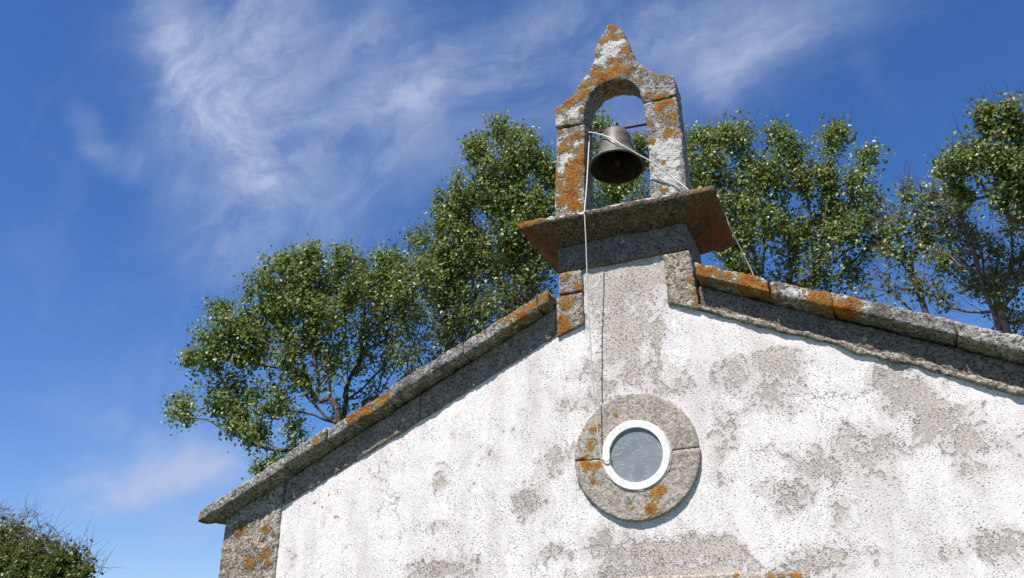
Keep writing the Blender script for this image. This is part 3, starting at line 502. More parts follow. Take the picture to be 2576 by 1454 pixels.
def plaster():
    m, k, b, out = new_mat('flaking_limewash')
    oc = k.add('ShaderNodeTexCoord').outputs['Object']
    bare, dirt, osp = k.attr('bare'), k.attr('dirt'), k.attr('orange')
    n_fl = k.noise(oc, 5.5, 10.0, 0.66, 0.25)
    n_big = k.noise(oc, 1.7, 6.0, 0.6)
    n_sm = k.noise(oc, 22.0, 6.0, 0.65)
    cen = lambda s, a: k.math('MULTIPLY', k.math('SUBTRACT', s, 0.5), a)
    # white wash with a mottled, slightly warm to bluish tone
    white = k.mix(k.step(n_big, 0.35, 0.65), (0.79, 0.745, 0.705), (0.85, 0.81, 0.775))
    white = k.mix(k.step(n_sm, 0.46, 0.68, 0.0, 0.5), white, (0.60, 0.56, 0.525))
    # damp runs, stretched down the wall
    run = k.add('ShaderNodeMapping', {'Vector': oc, 'Scale': (1.0, 1.0, 0.28)})
    n_run = k.noise(run.outputs[0], 3.2, 7.0, 0.65)
    white = k.mix(k.step(n_run, 0.43, 0.70, 0.0, 0.65), white, (0.57, 0.525, 0.485))
    # old under-coat showing where the top coat thinned
    v1 = k.math('ADD', k.math('ADD', bare, cen(n_fl, 2.3)), cen(n_big, 0.6))
    m1 = k.step(v1, 0.12, 0.46)
    c = k.mix(k.math('MULTIPLY', m1, 0.75), white, k.mix(n_sm, (0.50, 0.45, 0.405), (0.70, 0.655, 0.615)))
    # bare render, beige to grey
    v2 = k.math('ADD', k.math('ADD', k.math('MULTIPLY', bare, 0.8), cen(n_fl, 2.3)), cen(n_sm, 1.3))
    m2 = k.step(v2, 0.46, 0.62)
    rend = k.mix(k.step(n_big, 0.40, 0.60), (0.53, 0.455, 0.385), (0.42, 0.37, 0.325))
    rend = k.mix(k.step(k.noise(oc, 60.0, 4.0, 0.7), 0.42, 0.62, 0.0, 0.6), rend, (0.66, 0.62, 0.57))
    c = k.mix(m2, c, rend)
    # dark rim of the flaking edge
    rim = k.math('MULTIPLY', k.step(v2, 0.45, 0.50), k.step(v2, 0.57, 0.52))
    c = k.mix(k.math('MULTIPLY', rim, k.step(n_sm, 0.42, 0.56, 0.0, 0.9)), c, (0.20, 0.18, 0.165))
    # grey algae, crowded in the dirty areas
    n_al = k.noise(oc, 33.0, 5.0, 0.72)
    va = k.math('ADD', k.math('MULTIPLY', dirt, 0.24), k.math('ADD', cen(n_al, 1.9), cen(n_fl, 0.8)))
    c = k.mix(k.step(va, 0.26, 0.50, 0.0, 0.8), c, (0.15, 0.128, 0.112))
    # fine dark specks everywhere
    sp = k.add('ShaderNodeMapping', {'Vector': oc, 'Rotation': (0, 0.5, 0), 'Scale': (1.0, 1.0, 1.7)})
    n_sp = k.noise(sp.outputs[0], 62.0, 3.0, 0.62)
    n_msk = k.noise(oc, 6.0, 3.0, 0.6)
    vs = k.math('ADD', n_sp, k.math('ADD', k.math('MULTIPLY', k.math('ADD', dirt, bare), 0.03), cen(n_msk, 0.22)))
    c = k.mix(k.step(vs, 0.575, 0.635, 0.0, 0.85), c, (0.12, 0.10, 0.085))
    n_sp2 = k.noise(oc, 125.0, 2.0, 0.6)
    c = k.mix(k.step(n_sp2, 0.55, 0.68, 0.0, 0.5), c, (0.24, 0.225, 0.21))
    # hairline cracks
    wrp = k.add('ShaderNodeTexNoise', {'Vector': oc, 'Scale': 5.0, 'Detail': 6.0, 'Roughness': 0.65})
    wv = k.add('ShaderNodeVectorMath', {0: wrp.outputs['Color'], 'Scale': 0.35}, operation='SCALE').outputs[0]
    cv = k.add('ShaderNodeVectorMath', {0: oc, 1: wv}, operation='ADD').outputs[0]
    vd = k.add('ShaderNodeTexVoronoi', {'Vector': cv, 'Scale': 1.6}, feature='DISTANCE_TO_EDGE').outputs['Distance']
    crk = k.math('MULTIPLY', k.step(vd, 0.0075, 0.003), k.step(k.noise(oc, 1.1, 2.0), 0.55, 0.62))
    c = k.mix(k.math('MULTIPLY', crk, 0.55), c, (0.13, 0.115, 0.10))
    # little orange lichen colonies
    om = k.step(k.math('ADD', osp, cen(k.noise(oc, 55.0, 3.0), 1.1)), 0.50, 0.60)
    c = k.mix(om, c, k.mix(n_al, (0.42, 0.14, 0.02), (0.52, 0.27, 0.05)))
    h = k.math('ADD', k.math('MULTIPLY', m2, -0.55), k.math('MULTIPLY', n_sm, 0.55))
    h = k.math('ADD', h, k.math('MULTIPLY', k.noise(oc, 85.0, 4.0, 0.65), 0.35))
    h = k.math('SUBTRACT', h, k.math('MULTIPLY', crk, 0.8))
    bp = k.add('ShaderNodeBump', {'Strength': 0.7, 'Distance': 0.006, 'Height': h})
    k.put(b.inputs['Base Color'], c)
    b.inputs['Roughness'].default_value = 0.93
    b.inputs['Specular IOR Level'].default_value = 0.15
    k.put(b.inputs['Normal'], bp.outputs[0])
    return m


def plain(name, c0, c1, scale=12.0, rough=0.7, metal=0.0, bump=0.2, spec=0.4):
    m, k, b, out = new_mat(name)
    oc = k.add('ShaderNodeTexCoord').outputs['Object']
    n = k.noise(oc, scale, 6.0, 0.62)
    k.put(b.inputs['Base Color'], k.mix(k.step(n, 0.35, 0.65), c0, c1))
    b.inputs['Roughness'].default_value = rough
    b.inputs['Metallic'].default_value = metal
    b.inputs['Specular IOR Level'].default_value = spec
    bp = k.add('ShaderNodeBump', {'Strength': bump, 'Distance': 0.01, 'Height': n})
    k.put(b.inputs['Normal'], bp.outputs[0])
    return m


def bronze():
    m, k, b, out = new_mat('weathered_bronze')
    oc = k.add('ShaderNodeTexCoord').outputs['Object']
    z = k.add('ShaderNodeSeparateXYZ', {0: oc}).outputs[2]
    st = k.add('ShaderNodeMapping', {'Vector': oc, 'Scale': (1.0, 1.0, 0.22)})
    streak = k.noise(st.outputs[0], 18.0, 6.0, 0.65)
    n = k.noise(oc, 9.0, 6.0, 0.65)
    c = k.mix(k.step(n, 0.38, 0.62), (0.085, 0.072, 0.062), (0.145, 0.125, 0.108))
    c = k.mix(k.step(streak, 0.53, 0.66, 0.0, 0.5), c, (0.16, 0.065, 0.035))
    green = k.math('ADD', streak, k.step(z, 0.28, 0.02, -0.08, 0.12))
    c = k.mix(k.step(green, 0.52, 0.64, 0.0, 0.75), c, (0.13, 0.175, 0.13))
    c = k.mix(k.step(k.noise(oc, 50.0, 3.0), 0.58, 0.7, 0.0, 0.5), c, (0.07, 0.06, 0.055))
    k.put(b.inputs['Base Color'], c)
    b.inputs['Roughness'].default_value = 0.55
    b.inputs['Metallic'].default_value = 0.2
    bp = k.add('ShaderNodeBump', {'Strength': 0.25, 'Distance': 0.006, 'Height': k.noise(oc, 35.0, 4.0)})
    k.put(b.inputs['Normal'], bp.outputs[0])
    return m


def pane_glass():
    m, k, b, out = new_mat('patterned_glass')
    oc = k.add('ShaderNodeTexCoord').outputs['Object']
    wrp = k.add('ShaderNodeTexNoise', {'Vector': oc, 'Scale': 9.0, 'Detail': 3.0})
    wv = k.add('ShaderNodeVectorMath', {0: wrp.outputs['Color'], 'Scale': 0.16}, operation='SCALE').outputs[0]
    cv = k.add('ShaderNodeVectorMath', {0: oc, 1: wv}, operation='ADD').outputs[0]
    vd = k.add('ShaderNodeTexVoronoi', {'Vector': cv, 'Scale': 38.0}, feature='DISTANCE_TO_EDGE').outputs['Distance']
    thread = k.math('MULTIPLY', k.step(vd, 0.075, 0.02), k.step(k.noise(oc, 17.0, 3.0), 0.46, 0.60))
    n = k.noise(oc, 7.0, 5.0, 0.6)
    c = k.mix(k.step(n, 0.35, 0.65), (0.185, 0.205, 0.215), (0.235, 0.255, 0.262))
    c = k.mix(k.math('MULTIPLY', thread, 0.42), c, (0.50, 0.53, 0.55))
    k.put(b.inputs['Base Color'], c)
    b.inputs['Roughness'].default_value = 0.32
    b.inputs['Specular IOR Level'].default_value = 0.5
    bp = k.add('ShaderNodeBump', {'Strength': 0.5, 'Distance': 0.004, 'Height': k.math('ADD', thread, k.noise(oc, 40.0, 3.0))})
    k.put(b.inputs['Normal'], bp.outputs[0])
    return m


def leaf_mat(name, ramp, rough=0.40, trans=0.34, spec=0.5):
    m, k, b, out = new_mat(name)
    t = k.attr('tone')
    c = k.ramp(t, ramp)
    k.put(b.inputs['Base Color'], c)
    b.inputs['Roughness'].default_value = rough
    b.inputs['Specular IOR Level'].default_value = spec
    tr = k.add('ShaderNodeBsdfTranslucent', {'Color': k.mix(0.5, c, (0.28, 0.36, 0.05))})
    mx = k.add('ShaderNodeMixShader', {0: trans, 1: b.outputs[0], 2: tr.outputs[0]})
    k.nt.links.new(mx.outputs[0], out.inputs['Surface'])
    return m


M_PLASTER = plaster()
M_GRAN = granite('granite', (0.40, 0.325, 0.24), (0.335, 0.29, 0.24), dark=(0.085, 0.072, 0.06), light=(0.58, 0.53, 0.45), grime=-0.1)
M_COPE = granite('coping_granite', (0.32, 0.295, 0.255), (0.28, 0.265, 0.245), moss=0.5, grime=0.25)
M_RING = granite('window_granite', (0.40, 0.345, 0.28), (0.365, 0.325, 0.275), dark=(0.21, 0.18, 0.15), light=(0.52, 0.47, 0.40), grime=-0.35, bump=0.014)
M_ARCH = granite('belfry_granite', (0.38, 0.345, 0.30), (0.34, 0.32, 0.295), dark=(0.075, 0.068, 0.06), light=(0.60, 0.57, 0.52), grime=-0.05)
M_FRIEZE = granite('frieze_granite', (0.25, 0.195, 0.152), (0.21, 0.173, 0.147), dark=(0.075, 0.062, 0.052), light=(0.32, 0.275, 0.235), grime=-0.1)
M_FRIEZE_WARM = granite('warm_frieze_granite', (0.37, 0.29, 0.215), (0.31, 0.255, 0.205), dark=(0.12, 0.096, 0.075), light=(0.44, 0.375, 0.31), grime=-0.1)
M_SLAB = granite('slab_granite', (0.20, 0.135, 0.08), (0.165, 0.125, 0.088), dark=(0.04, 0.03, 0.021), light=(0.33, 0.26, 0.19), grime=0.2, moss=0.4)
M_MORTAR = plain('lime_mortar', (0.42, 0.36, 0.29), (0.56, 0.50, 0.42), 30.0, 0.95, bump=0.9, spec=0.1)
M_PAINT = plain('white_paint', (0.68, 0.65, 0.60), (0.86, 0.85, 0.82), 22.0, 0.5, bump=0.2)
M_GLASS = pane_glass()
M_BRONZE = bronze()
M_BELL_SHADE = plain('bronze_painted_shade', (0.018, 0.016, 0.014), (0.04, 0.036, 0.03), 18.0, 0.8, 0.0, 0.3, 0.2)  # bronze darkened to paint the shade inside the bell
M_IRON = plain('rusted_iron', (0.045, 0.03, 0.025), (0.11, 0.06, 0.04), 40.0, 0.8, 0.3, 0.5)
M_ROPE = plain('white_rope', (0.52, 0.49, 0.43), (0.76, 0.73, 0.67), 160.0, 0.85, bump=0.5)
M_TILE = plain('roof_tile', (0.30, 0.13, 0.07), (0.22, 0.11, 0.07), 8.0, 0.85)
M_GRASS = plain('grass', (0.045, 0.075, 0.02), (0.09, 0.10, 0.035), 0.6, 0.95, bump=0.6, spec=0.1)
M_BARK = plain('bark', (0.06, 0.047, 0.038), (0.14, 0.115, 0.095), 14.0, 0.9, bump=0.6, spec=0.1)
M_BARK_GREY = plain('grey_bark', (0.12, 0.10, 0.088), (0.24, 0.205, 0.18), 14.0, 0.9, bump=0.5, spec=0.1)
POPLAR = [(0.0, (0.078, 0.115, 0.036)), (0.35, (0.145, 0.205, 0.055)), (0.70, (0.245, 0.310, 0.085)), (0.90, (0.31, 0.335, 0.13)), (1.0, (0.22, 0.12, 0.045))]
M_LEAF = leaf_mat('poplar_leaves', POPLAR)
M_IVY = leaf_mat('shrub_leaves', [(0.0, (0.045, 0.065, 0.014)), (0.5, (0.085, 0.115, 0.022)), (0.85, (0.15, 0.155, 0.035)), (1.0, (0.16, 0.09, 0.035))])

# ------------------------------------------------------------------ ground
gv, gf = [], []
G = 60
xs = np.linspace(-1, 1, G + 1)
xs = np.sign(xs) * np.abs(xs) ** 2.2 * 900
GX, GY = np.meshgrid(xs, xs, indexing='ij')
gz = np.array([[noise.noise(Vector((x * 0.05, y * 0.05, 0.3))) * 0.12 if abs(x) > 8 or abs(y - 3) > 9 else 0.0 for x, y in zip(r, q)] for r, q in zip(GX, GY)])
V = np.stack([GX.ravel(), GY.ravel(), gz.ravel()], 1)
i, j = np.meshgrid(np.arange(G), np.arange(G), indexing='ij')
i, j = i.ravel(), j.ravel()
F = np.stack([i * (G + 1) + j, (i + 1) * (G + 1) + j, (i + 1) * (G + 1) + j + 1, i * (G + 1) + j + 1], 1)
ground = link_mesh('ground', np_mesh('ground', V, F, True), M_GRASS)
tag(ground, 'rough green grass ground around the chapel', 'ground', kind='structure')

# ------------------------------------------------------------------ chapel
chapel = empty('chapel', (0, 0, Z0))
tag(chapel, 'small whitewashed chapel with flaking gable wall, granite trim and bell gable', 'chapel')


def gable(x):                       # line where the plaster meets the raking frieze
    return 1.366 - 0.46 * abs(x)


# front wall: plaster face with its weathering stored per point
def build_wall():
    verts, faces, n0 = [], [], 0
    for xa, xb, top in ((-3.30, -0.36, None), (-0.36, 0.36, 1.70), (0.36, 3.30, None)):
        nx = max(2, int((xb - xa) / 0.028))
        nz = 150
        for q in range(nx + 1):
            x = xa + (xb - xa) * q / nx
            zt = top if top else gable(x) + 0.02
            for r in range(nz + 1):
                t = r / nz
                z = -3.1 + (zt + 3.1) * (t ** 0.62)
                verts.append((x, noise.noise(Vector((x * 1.4, 0.7, z * 1.4))) * 0.005 + noise.noise(Vector((x * 6, 3.7, z * 6))) * 0.0022, z))
        a, b2 = np.meshgrid(np.arange(nx), np.arange(nz), indexing='ij')
        a, b2 = a.ravel(), b2.ravel()
        faces.append(n0 + np.stack([a * (nz + 1) + b2, (a + 1) * (nz + 1) + b2, (a + 1) * (nz + 1) + b2 + 1, a * (nz + 1) + b2 + 1], 1))
        n0 += (nx + 1) * (nz + 1)
    P = np.array(verts)

    def field(lst, p=1.0):
        f = np.zeros(len(P))
        for x, z, rx, rz, a in lst:
            d2 = ((P[:, 0] - x) / rx) ** 2 + ((P[:, 2] - z) / rz) ** 2
            f = np.maximum(f, a * np.exp(-0.8 * d2 ** p))
        return f
    # the masonry behind the plaster
    cx = [-3.3, 3.3, 3.3, 0.4, 0.4, -0.4, -0.4, -3.3]
    cz = [-3.1, -3.1, gable(3.3), gable(0.4), 1.6, 1.6, gable(0.4), gable(3.3)]
    n = len(cx)
    bv = np.array([(x, 0.03, z) for x, z in zip(cx, cz)] + [(x, 0.55, z) for x, z in zip(cx, cz)])
    sf = np.array([(n0 + q, n0 + (q + 1) % n, n0 + n + (q + 1) % n, n0 + n + q) for q in range(n)])
    back = np.array([[n0 + n + q for q in range(n)][::-1]])
    zero = np.zeros(len(bv))
    me = np_mesh('gable_wall', np.vstack([P, bv]), [np.vstack(faces), sf, back], False,
                 {'bare': np.concatenate([field(BARE), zero]), 'dirt': np.concatenate([field(DIRT), zero]), 'orange': np.concatenate([field(OSPOT), zero])})
    return link_mesh('gable_wall', me, M_PLASTER, chapel)


build_wall()

# side and rear walls, roof (behind the copings)
for s in (-1, 1):
    from_bm('side_wall', hull_bm(box_pts(s * 3.86, s * 3.35, 0.6, 6.8, -3.1, -0.33)), M_PAINT, chapel, False)
from_bm('rear_wall', prism_bm([(-3.86, -3.1), (3.86, -3.1), (3.86, -0.34), (0, 1.42), (-3.86, -0.34)], 6.82, 7.3), M_PAINT, chapel, False)


def build_roof():
    """two slopes of rounded tile courses"""
    verts, faces = [], []
    for s in (-1, 1):
        nu, nv = 24, 120
        n0 = len(verts)
        for a in range(nu + 1):
            t = a / nu
            x = s * (0.02 + 4.0 * t)
            z = 1.56 - 0.455 * abs(x) - 0.012 * ((t * 12) % 1.0)
            for b2 in range(nv + 1):
                y = 0.46 + 7.0 * b2 / nv
                verts.append((x, y, z + 0.02 * math.cos(b2 * math.pi / 1.5)))
        for a in range(nu):
            for b2 in range(nv):
                f = (n0 + a * (nv + 1) + b2, n0 + (a + 1) * (nv + 1) + b2, n0 + (a + 1) * (nv + 1) + b2 + 1, n0 + a * (nv + 1) + b2 + 1)
                faces.append(f if s > 0 else f[::-1])
    return link_mesh('roof', np_mesh('roof', np.array(verts), np.array(faces), True), M_TILE, chapel)


build_roof()

# corner quoins, stacked blocks
for s in (-1, 1):
    zs = [-3.1, -2.45, -1.75, -1.02]
    for q in range(3):
        stone('corner_quoin', hull_bm(box_pts(s * 3.275, s * 3.9, -0.022, 0.58, zs[q] + 0.004, zs[q + 1] - 0.004)), M_GRAN, chapel, 0.03, 0.007, seed=q + 3 * (s > 0))
    o = stone('corner_quoin', prism_bm([(s * 3.277, -1.016), (s * 3.905, -1.016), (s * 3.9, -0.205), (s * 3.277, 0.088)], -0.02, 0.58), M_GRAN, chapel, 0.018, 0.008, seed=9 + s,
              lichen=L_QUOIN if s < 0 else [], label='corner block spotted with orange lichen' if s < 0 else None)

# raking frieze blocks under the copings
cuts_l = [-3.27, -1.90, -0.612]
for q in range(2):
    x0, x1 = cuts_l[q] + 0.0008, cuts_l[q + 1] - 0.0008
    stone('frieze_block', prism_bm([(x0, gable(x0)), (x1, gable(x1)), (x1, 1.63 + 0.47 * x1), (x0, 1.63 + 0.47 * x0)], -0.018, 0.3), M_FRIEZE_WARM, chapel, 0.018, 0.007, seed=20 + q, lichen=L_FRIEZE)
cuts_r = [0.615, 3.27]
for q in range(1):
    x0, x1 = cuts_r[q] + 0.0008, cuts_r[q + 1] - 0.0008
    stone('frieze_block', prism_bm([(x0, gable(x0) + 0.02), (x1, gable(x1) + 0.02), (x1, 1.615 - 0.466 * x1), (x0, 1.615 - 0.466 * x0)], -0.014, 0.3), M_FRIEZE, chapel, 0.018, 0.006, seed=30 + q, lichen=L_FRIEZE)
# ragged mortar fillet under the right frieze
bmf = bmesh.new()
prev = None
rr = random.Random(4)
for q in range(90):
    x = 0.60 + 2.68 * q / 89
    zc = 1.425 - 0.475 * x + noise.noise(Vector((x * 3.1, 0, 5))) * 0.020 + noise.noise(Vector((x * 9.0, 4, 5))) * 0.010
    w = max(0.008, 0.022 + 0.018 * noise.noise(Vector((x * 8.0, 2, 1))) + 0.006 * min(1, x))
    y = -0.034 + 0.012 * noise.noise(Vector((x * 7.0, 9, 1)))
    ring = [bmf.verts.new(p) for p in ((x, 0.02, zc - w), (x, y + 0.008, zc - w), (x, y, zc - w * 0.2), (x, y + 0.006, zc + w * 0.8), (x, 0.02, zc + w * 1.1))]
    if prev:
        for a in range(5):
            bmf.faces.new((prev[a], ring[a], ring[(a + 1) % 5], prev[(a + 1) % 5]))
    else:
        bmf.faces.new(ring[::-1])
    prev = ring
bmf.faces.new(prev)
bmesh.ops.recalc_face_normals(bmf, faces=bmf.faces)
stone('mortar_fillet', bmf, M_GRAN, chapel, 0.010, 0.011, seed=41)


# coping stones along both rakes
def coping(x0, x1, side, dz=0.0, dy=0.0, end=0.0, seed=0):
    """x0 is the lower end; the underside slopes in towards the wall"""
    def line(x, k):
        if side < 0:
            return {'lip': 1.615 + 0.4495 * x, 'top': 1.752 + 0.4545 * x, 'sof': 1.625 + 0.468 * x}[k] + dz
        return {'lip': 1.644 - 0.463 * x, 'top': 1.775 - 0.4625 * x, 'sof': 1.615 - 0.464 * x}[k] + dz
    pts = []
    for x in (x0, x1):
        ly = -0.163 if side < 0 else -0.15
        pts += [(x, ly + dy, line(x, 'lip')), (x, ly + 0.008 + dy, line(x, 'top') - 0.012), (x, ly + 0.04 + dy, line(x, 'top')), (x, 0.44, line(x, 'top') + 0.03)]
        xi = x - side * end if x == x0 else x
        pts += [(xi, 0.0, line(xi, 'sof')), (xi, 0.42, line(xi, 'sof') - 0.01)]
    return stone('coping_stone', hull_bm(pts), M_COPE, chapel, 0.018, 0.012, seed=seed, lichen=L_COPING, pale=[(p[0], p[1], p[2] + 0.03, p[3] * 1.3, 0.55) for p in L_COPING], pale_base=0.02)


cl = [-4.10, -3.19, -2.76, -2.146, -1.42, -0.73, -0.63]
dzl = [-0.012, 0.008, 0.0, 0.014, 0.004, 0.008]
dyl = [0.0, -0.008, 0.004, -0.01, 0.0, 0.006]
for q in range(6):
    coping(cl[q] + 0.001, cl[q + 1] - 0.001, -1, dzl[q], dyl[q], 0.19 if q == 0 else 0.0, seed=50 + q)
cr = [0.625, 1.174, 1.598, 2.35, 3.15, 4.10]
dzr = [0.004, -0.004, 0.012, 0.0, 0.0]
for q in range(5):
    coping(cr[q + 1] - 0.001, cr[q] + 0.001, 1, dzr[q], (-1) ** q * 0.005, 0.19 if q == 4 else 0.0, seed=60 + q)

# ------------------------------------------------------------------ pier under the belfry
stone('pier_quoin', prism_bm([(-0.570, 1.447), (-0.357, 1.447), (-0.357, 1.652), (-0.566, 1.655)], -0.034, 0.57), M_GRAN, chapel, 0.014, 0.006, seed=70, lichen=L_PIER)
stone('pier_quoin', prism_bm([(-0.604, 1.060), (-0.356, 1.150), (-0.357, 1.441), (-0.600, 1.441)], -0.034, 0.57), M_GRAN, chapel, 0.014, 0.006, seed=71, lichen=L_PIER)
stone('pier_quoin', prism_bm([(0.358, 1.212), (0.610, 1.100), (0.578, 1.652), (0.356, 1.652)], -0.034, 0.57), M_GRAN, chapel, 0.014, 0.006, seed=72, lichen=L_PIER)
stone('pier_frieze', hull_bm(box_pts(-0.572, 0.578, -0.030, 0.58, 1.662, 1.915)), M_FRIEZE, chapel, 0.016, 0.007, seed=73, lichen=L_PIER)
stone('pier_core', hull_bm(box_pts(-0.35, 0.35, 0.05, 0.56, 0.9, 1.655)), M_FRIEZE, chapel, 0.04, 0.004, seed=74)

# projecting cornice slab: thin lip, underside sloping in to the pier
slab = []
for sx in (-0.86, 0.866):
    tilt = -0.022 if sx > 0 else 0.004
    for sy in (-0.252, 0.84):
        slab += [(sx, sy, 2.050 + tilt), (sx, sy, 2.100 + tilt)]
        slab.append((sx * 0.80, sy * 0.62 + 0.1, 2.150))
for sx in (-0.585, 0.59):
    for sy in (-0.012, 0.585):
        slab.append((sx, sy, 1.893))
stone('cornice_slab', hull_bm(slab), M_SLAB, chapel, 0.016, 0.012, seed=80, lichen=L_LEDGE, lich_base=0.10, pale=[(x * 0.1 - 0.55, -0.25, 2.095, 0.06, 0.55 + 0.3 * ((x * 7) % 3 == 0)) for x in range(12)], anis=(0.8, 0.8, 2.4),
      rust=[(-0.78, -0.1, 1.98, 0.22, 1.0), (-0.72, 0.3, 1.95, 0.3, 1.1), (0.78, 0.05, 1.97, 0.25, 0.95), (0.75, 0.45, 1.95, 0.3, 1.1), (0.0, -0.1, 1.95, 0.3, 0.3)])

# belfry: two posts and the arched, pointed top stone
BY0, BY1 = 0.02, 0.29
base_z = 2.10
stone('belfry_post', prism_bm([(-0.615, base_z)] + LEFT + [(-0.27, 3.172)] + INN[-2::-1] + [(-0.305, base_z)], BY0, BY1), M_ARCH, chapel, 0.014, 0.009, seed=90, lichen=L_BELFRY, pale=W_BELFRY, lich_base=0.02, pale_base=0.14,
      label='belfry post thickly covered in orange lichen')
stone('belfry_post', prism_bm([(0.285, base_z)] + INN3[::-1][:-1] + [(0.306, 3.235)] + [(0.607, 3.235)] + OUT[11:] + [(0.606, base_z)], BY0, BY1), M_ARCH, chapel, 0.014, 0.009, seed=91, lichen=L_BELFRY, pale=W_BELFRY, lich_base=0.12, pale_base=0.16,
      label='grey belfry post with few orange lichen spots')
arch_poly = [(-0.27, 3.180)] + [LEFT2[0]] + LEFT2[1:] + OUT[:11] + [(0.607, 3.243), (0.306, 3.243)] + INN2[::-1][1:]
arch_poly = [(x, z) for x, z in arch_poly]
stone('belfry_arch', prism_bm(arch_poly, BY0, BY1), M_ARCH, chapel, 0.014, 0.010, seed=92, lichen=L_BELFRY, pale=W_BELFRY, lich_base=0.14, pale_base=0.1)

# ------------------------------------------------------------------ round window


def half_ring(a0, a1, ro, ri, seg=40):
    pts = []
    out = []
    for q in range(seg + 1):
        t = a0 + (a1 - a0) * q / seg
        out.append((ro * math.cos(t), ro * math.sin(t)))
    for q in range(seg, -1, -1):
        t = a0 + (a1 - a0) * q / seg
        out.append((ri * math.cos(t) + 0.004, ri * math.sin(t) - 0.002))
    return out


window = empty('round_window', (0, 0, 0), chapel)
for nm, a0, a1, sd in (('upper', 0.018, math.pi - 0.002, 1), ('lower', math.pi + 0.004, 2 * math.pi + 0.012, 2)):
    bm = prism_bm(half_ring(a0, a1, 0.497, 0.262), -0.045, 0.05)
    for v in bm.verts:                      # the stone stands further out towards its foot
        if v.co.y < 0:
            v.co.y = -0.016 - 0.020 * (0.5 - v.co.z) - 0.010 * v.co.x
    stone('surround_stone', bm, M_RING, window, 0.011, 0.005, seed=100 + sd, lichen=L_RING, bite=0.8)


def ring_solid(ro, ri, y0, y1, cx, cz, seg=96, bev=0.006):
    bm = bmesh.new()
    prof = [(ri, y1), (ri, y0 + bev), (ri + bev, y0), (ro - bev, y0), (ro, y0 + bev), (ro, y1)]
    rings = [[bm.verts.new((cx + r * math.cos(2 * math.pi * q / seg), y, cz + r * math.sin(2 * math.pi * q / seg))) for q in range(seg)] for r, y in prof]
    for a in range(len(prof)):
        A, B = rings[a], rings[(a + 1) % len(prof)]
        for q in range(seg):
            bm.faces.new((A[q], A[(q + 1) % seg], B[(q + 1) % seg], B[q]))
    bmesh.ops.recalc_face_normals(bm, faces=bm.faces)
    return bm


stone('mortar_bed', ring_solid(0.283, 0.25, -0.036, 0.02, 0.006, -0.006), M_MORTAR, window, 0.008, 0.008, seed=110)
from_bm('window_frame', ring_solid(0.268, 0.211, -0.044, 0.0, 0.007, -0.003, bev=0.004), M_PAINT, window, False)
pb = bmesh.new()
bmesh.ops.create_cone(pb, cap_ends=True, segments=72, radius1=0.213, radius2=0.213, depth=0.012, matrix=Matrix.Translation((0.007, -0.018, -0.003)) @ Matrix.Rotation(math.pi / 2, 4, 'X'))
from_bm('pane', pb, M_GLASS, window, False)

# door lintel just under the frame edge
stone('door_lintel', prism_bm([(-1.15, -1.2), (1.15, -1.2), (1.148, -0.905), (-1.15, -0.862)], -0.012, 0.3), M_RING, chapel, 0.018, 0.006, seed=120, lichen=L_LINTEL)

# iron rod between the posts
ROD = [(-0.33, 0.155, 3.157), (-0.1, 0.155, 3.135), (0.1, 0.155, 3.118), (0.34, 0.155, 3.100)]
link_mesh('bell_rod', tube_mesh('bell_rod', spline(ROD, 20), 0.013, 10), M_IRON, chapel)

# ------------------------------------------------------------------ bell
BX, BYC, BZ = -0.014, 0.155, 2.672
BTILT = math.radians(7.0)
BS = 1.12                              # height of the bell body
bell = empty('bell', (BX, BYC - 0.45 * math.sin(BTILT), BZ + Z0))
bell.rotation_euler = (-BTILT, 0, 0)
tag(bell, 'weathered bronze bell hanging from an iron rod in the stone arch', 'bell')
prof = [(0.222, 0.012), (0.236, 0.0), (0.252, 0.004), (0.250, 0.014), (0.232, 0.036), (0.205, 0.066), (0.182, 0.100), (0.166, 0.140), (0.160, 0.146), (0.158, 0.153), (0.155, 0.190), (0.147, 0.250), (0.140, 0.288), (0.141, 0.293), (0.137, 0.300),
        (0.130, 0.335), (0.114, 0.362), (0.085, 0.380), (0.04, 0.387), (0.002, 0.388)]
inner = [(0.002, 0.355), (0.07, 0.350), (0.105, 0.330), (0.118, 0.28), (0.135, 0.15), (0.160, 0.09), (0.195, 0.045), (0.222, 0.012)]
bb = bmesh.new()
seg = 72
allp = [(r, z * BS) for r, z in prof[1:] + inner]
rings = [[bb.verts.new((r * math.cos(2 * math.pi * q / seg), r * math.sin(2 * math.pi * q / seg), z)) for q in range(seg)] for r, z in allp]
for a in range(len(allp) - 1):
    if a == len(prof) - 2:
        continue
    for q in range(seg):
        bb.faces.new((rings[a][q], rings[a][(q + 1) % seg], rings[a + 1][(q + 1) % seg], rings[a + 1][q]))
for q in range(seg):
    bb.faces.new((rings[-1][q], rings[-1][(q + 1) % seg], rings[0][(q + 1) % seg], rings[0][q]))
bb.faces.new(rings[len(prof) - 2])
bb.faces.new(rings[len(prof) - 1][::-1])
bmesh.ops.recalc_face_normals(bb, faces=bb.faces)
body = from_bm('bell_body', bb, M_BRONZE, bell)
body.data.materials.append(M_BELL_SHADE)
for f in body.data.polygons:            # inner faces take the near-black colour, painting in the shade there
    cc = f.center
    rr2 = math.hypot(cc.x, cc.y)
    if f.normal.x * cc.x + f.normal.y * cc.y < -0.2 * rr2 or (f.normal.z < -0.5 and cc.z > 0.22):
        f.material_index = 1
loop_path = [(0.0, -0.004, 0.37), (-0.006, -0.03, 0.40), (-0.002, -0.034, 0.45), (0.0, 0.0, 0.478), (0.0, 0.036, 0.45), (0.0, 0.03, 0.40), (0.0, 0.004, 0.37)]
link_mesh('crown_loop', tube_mesh('crown_loop', spline([(x + 0.012, y, z + 0.045) for x, y, z in loop_path], 40), 0.019, 10), M_BRONZE, bell)
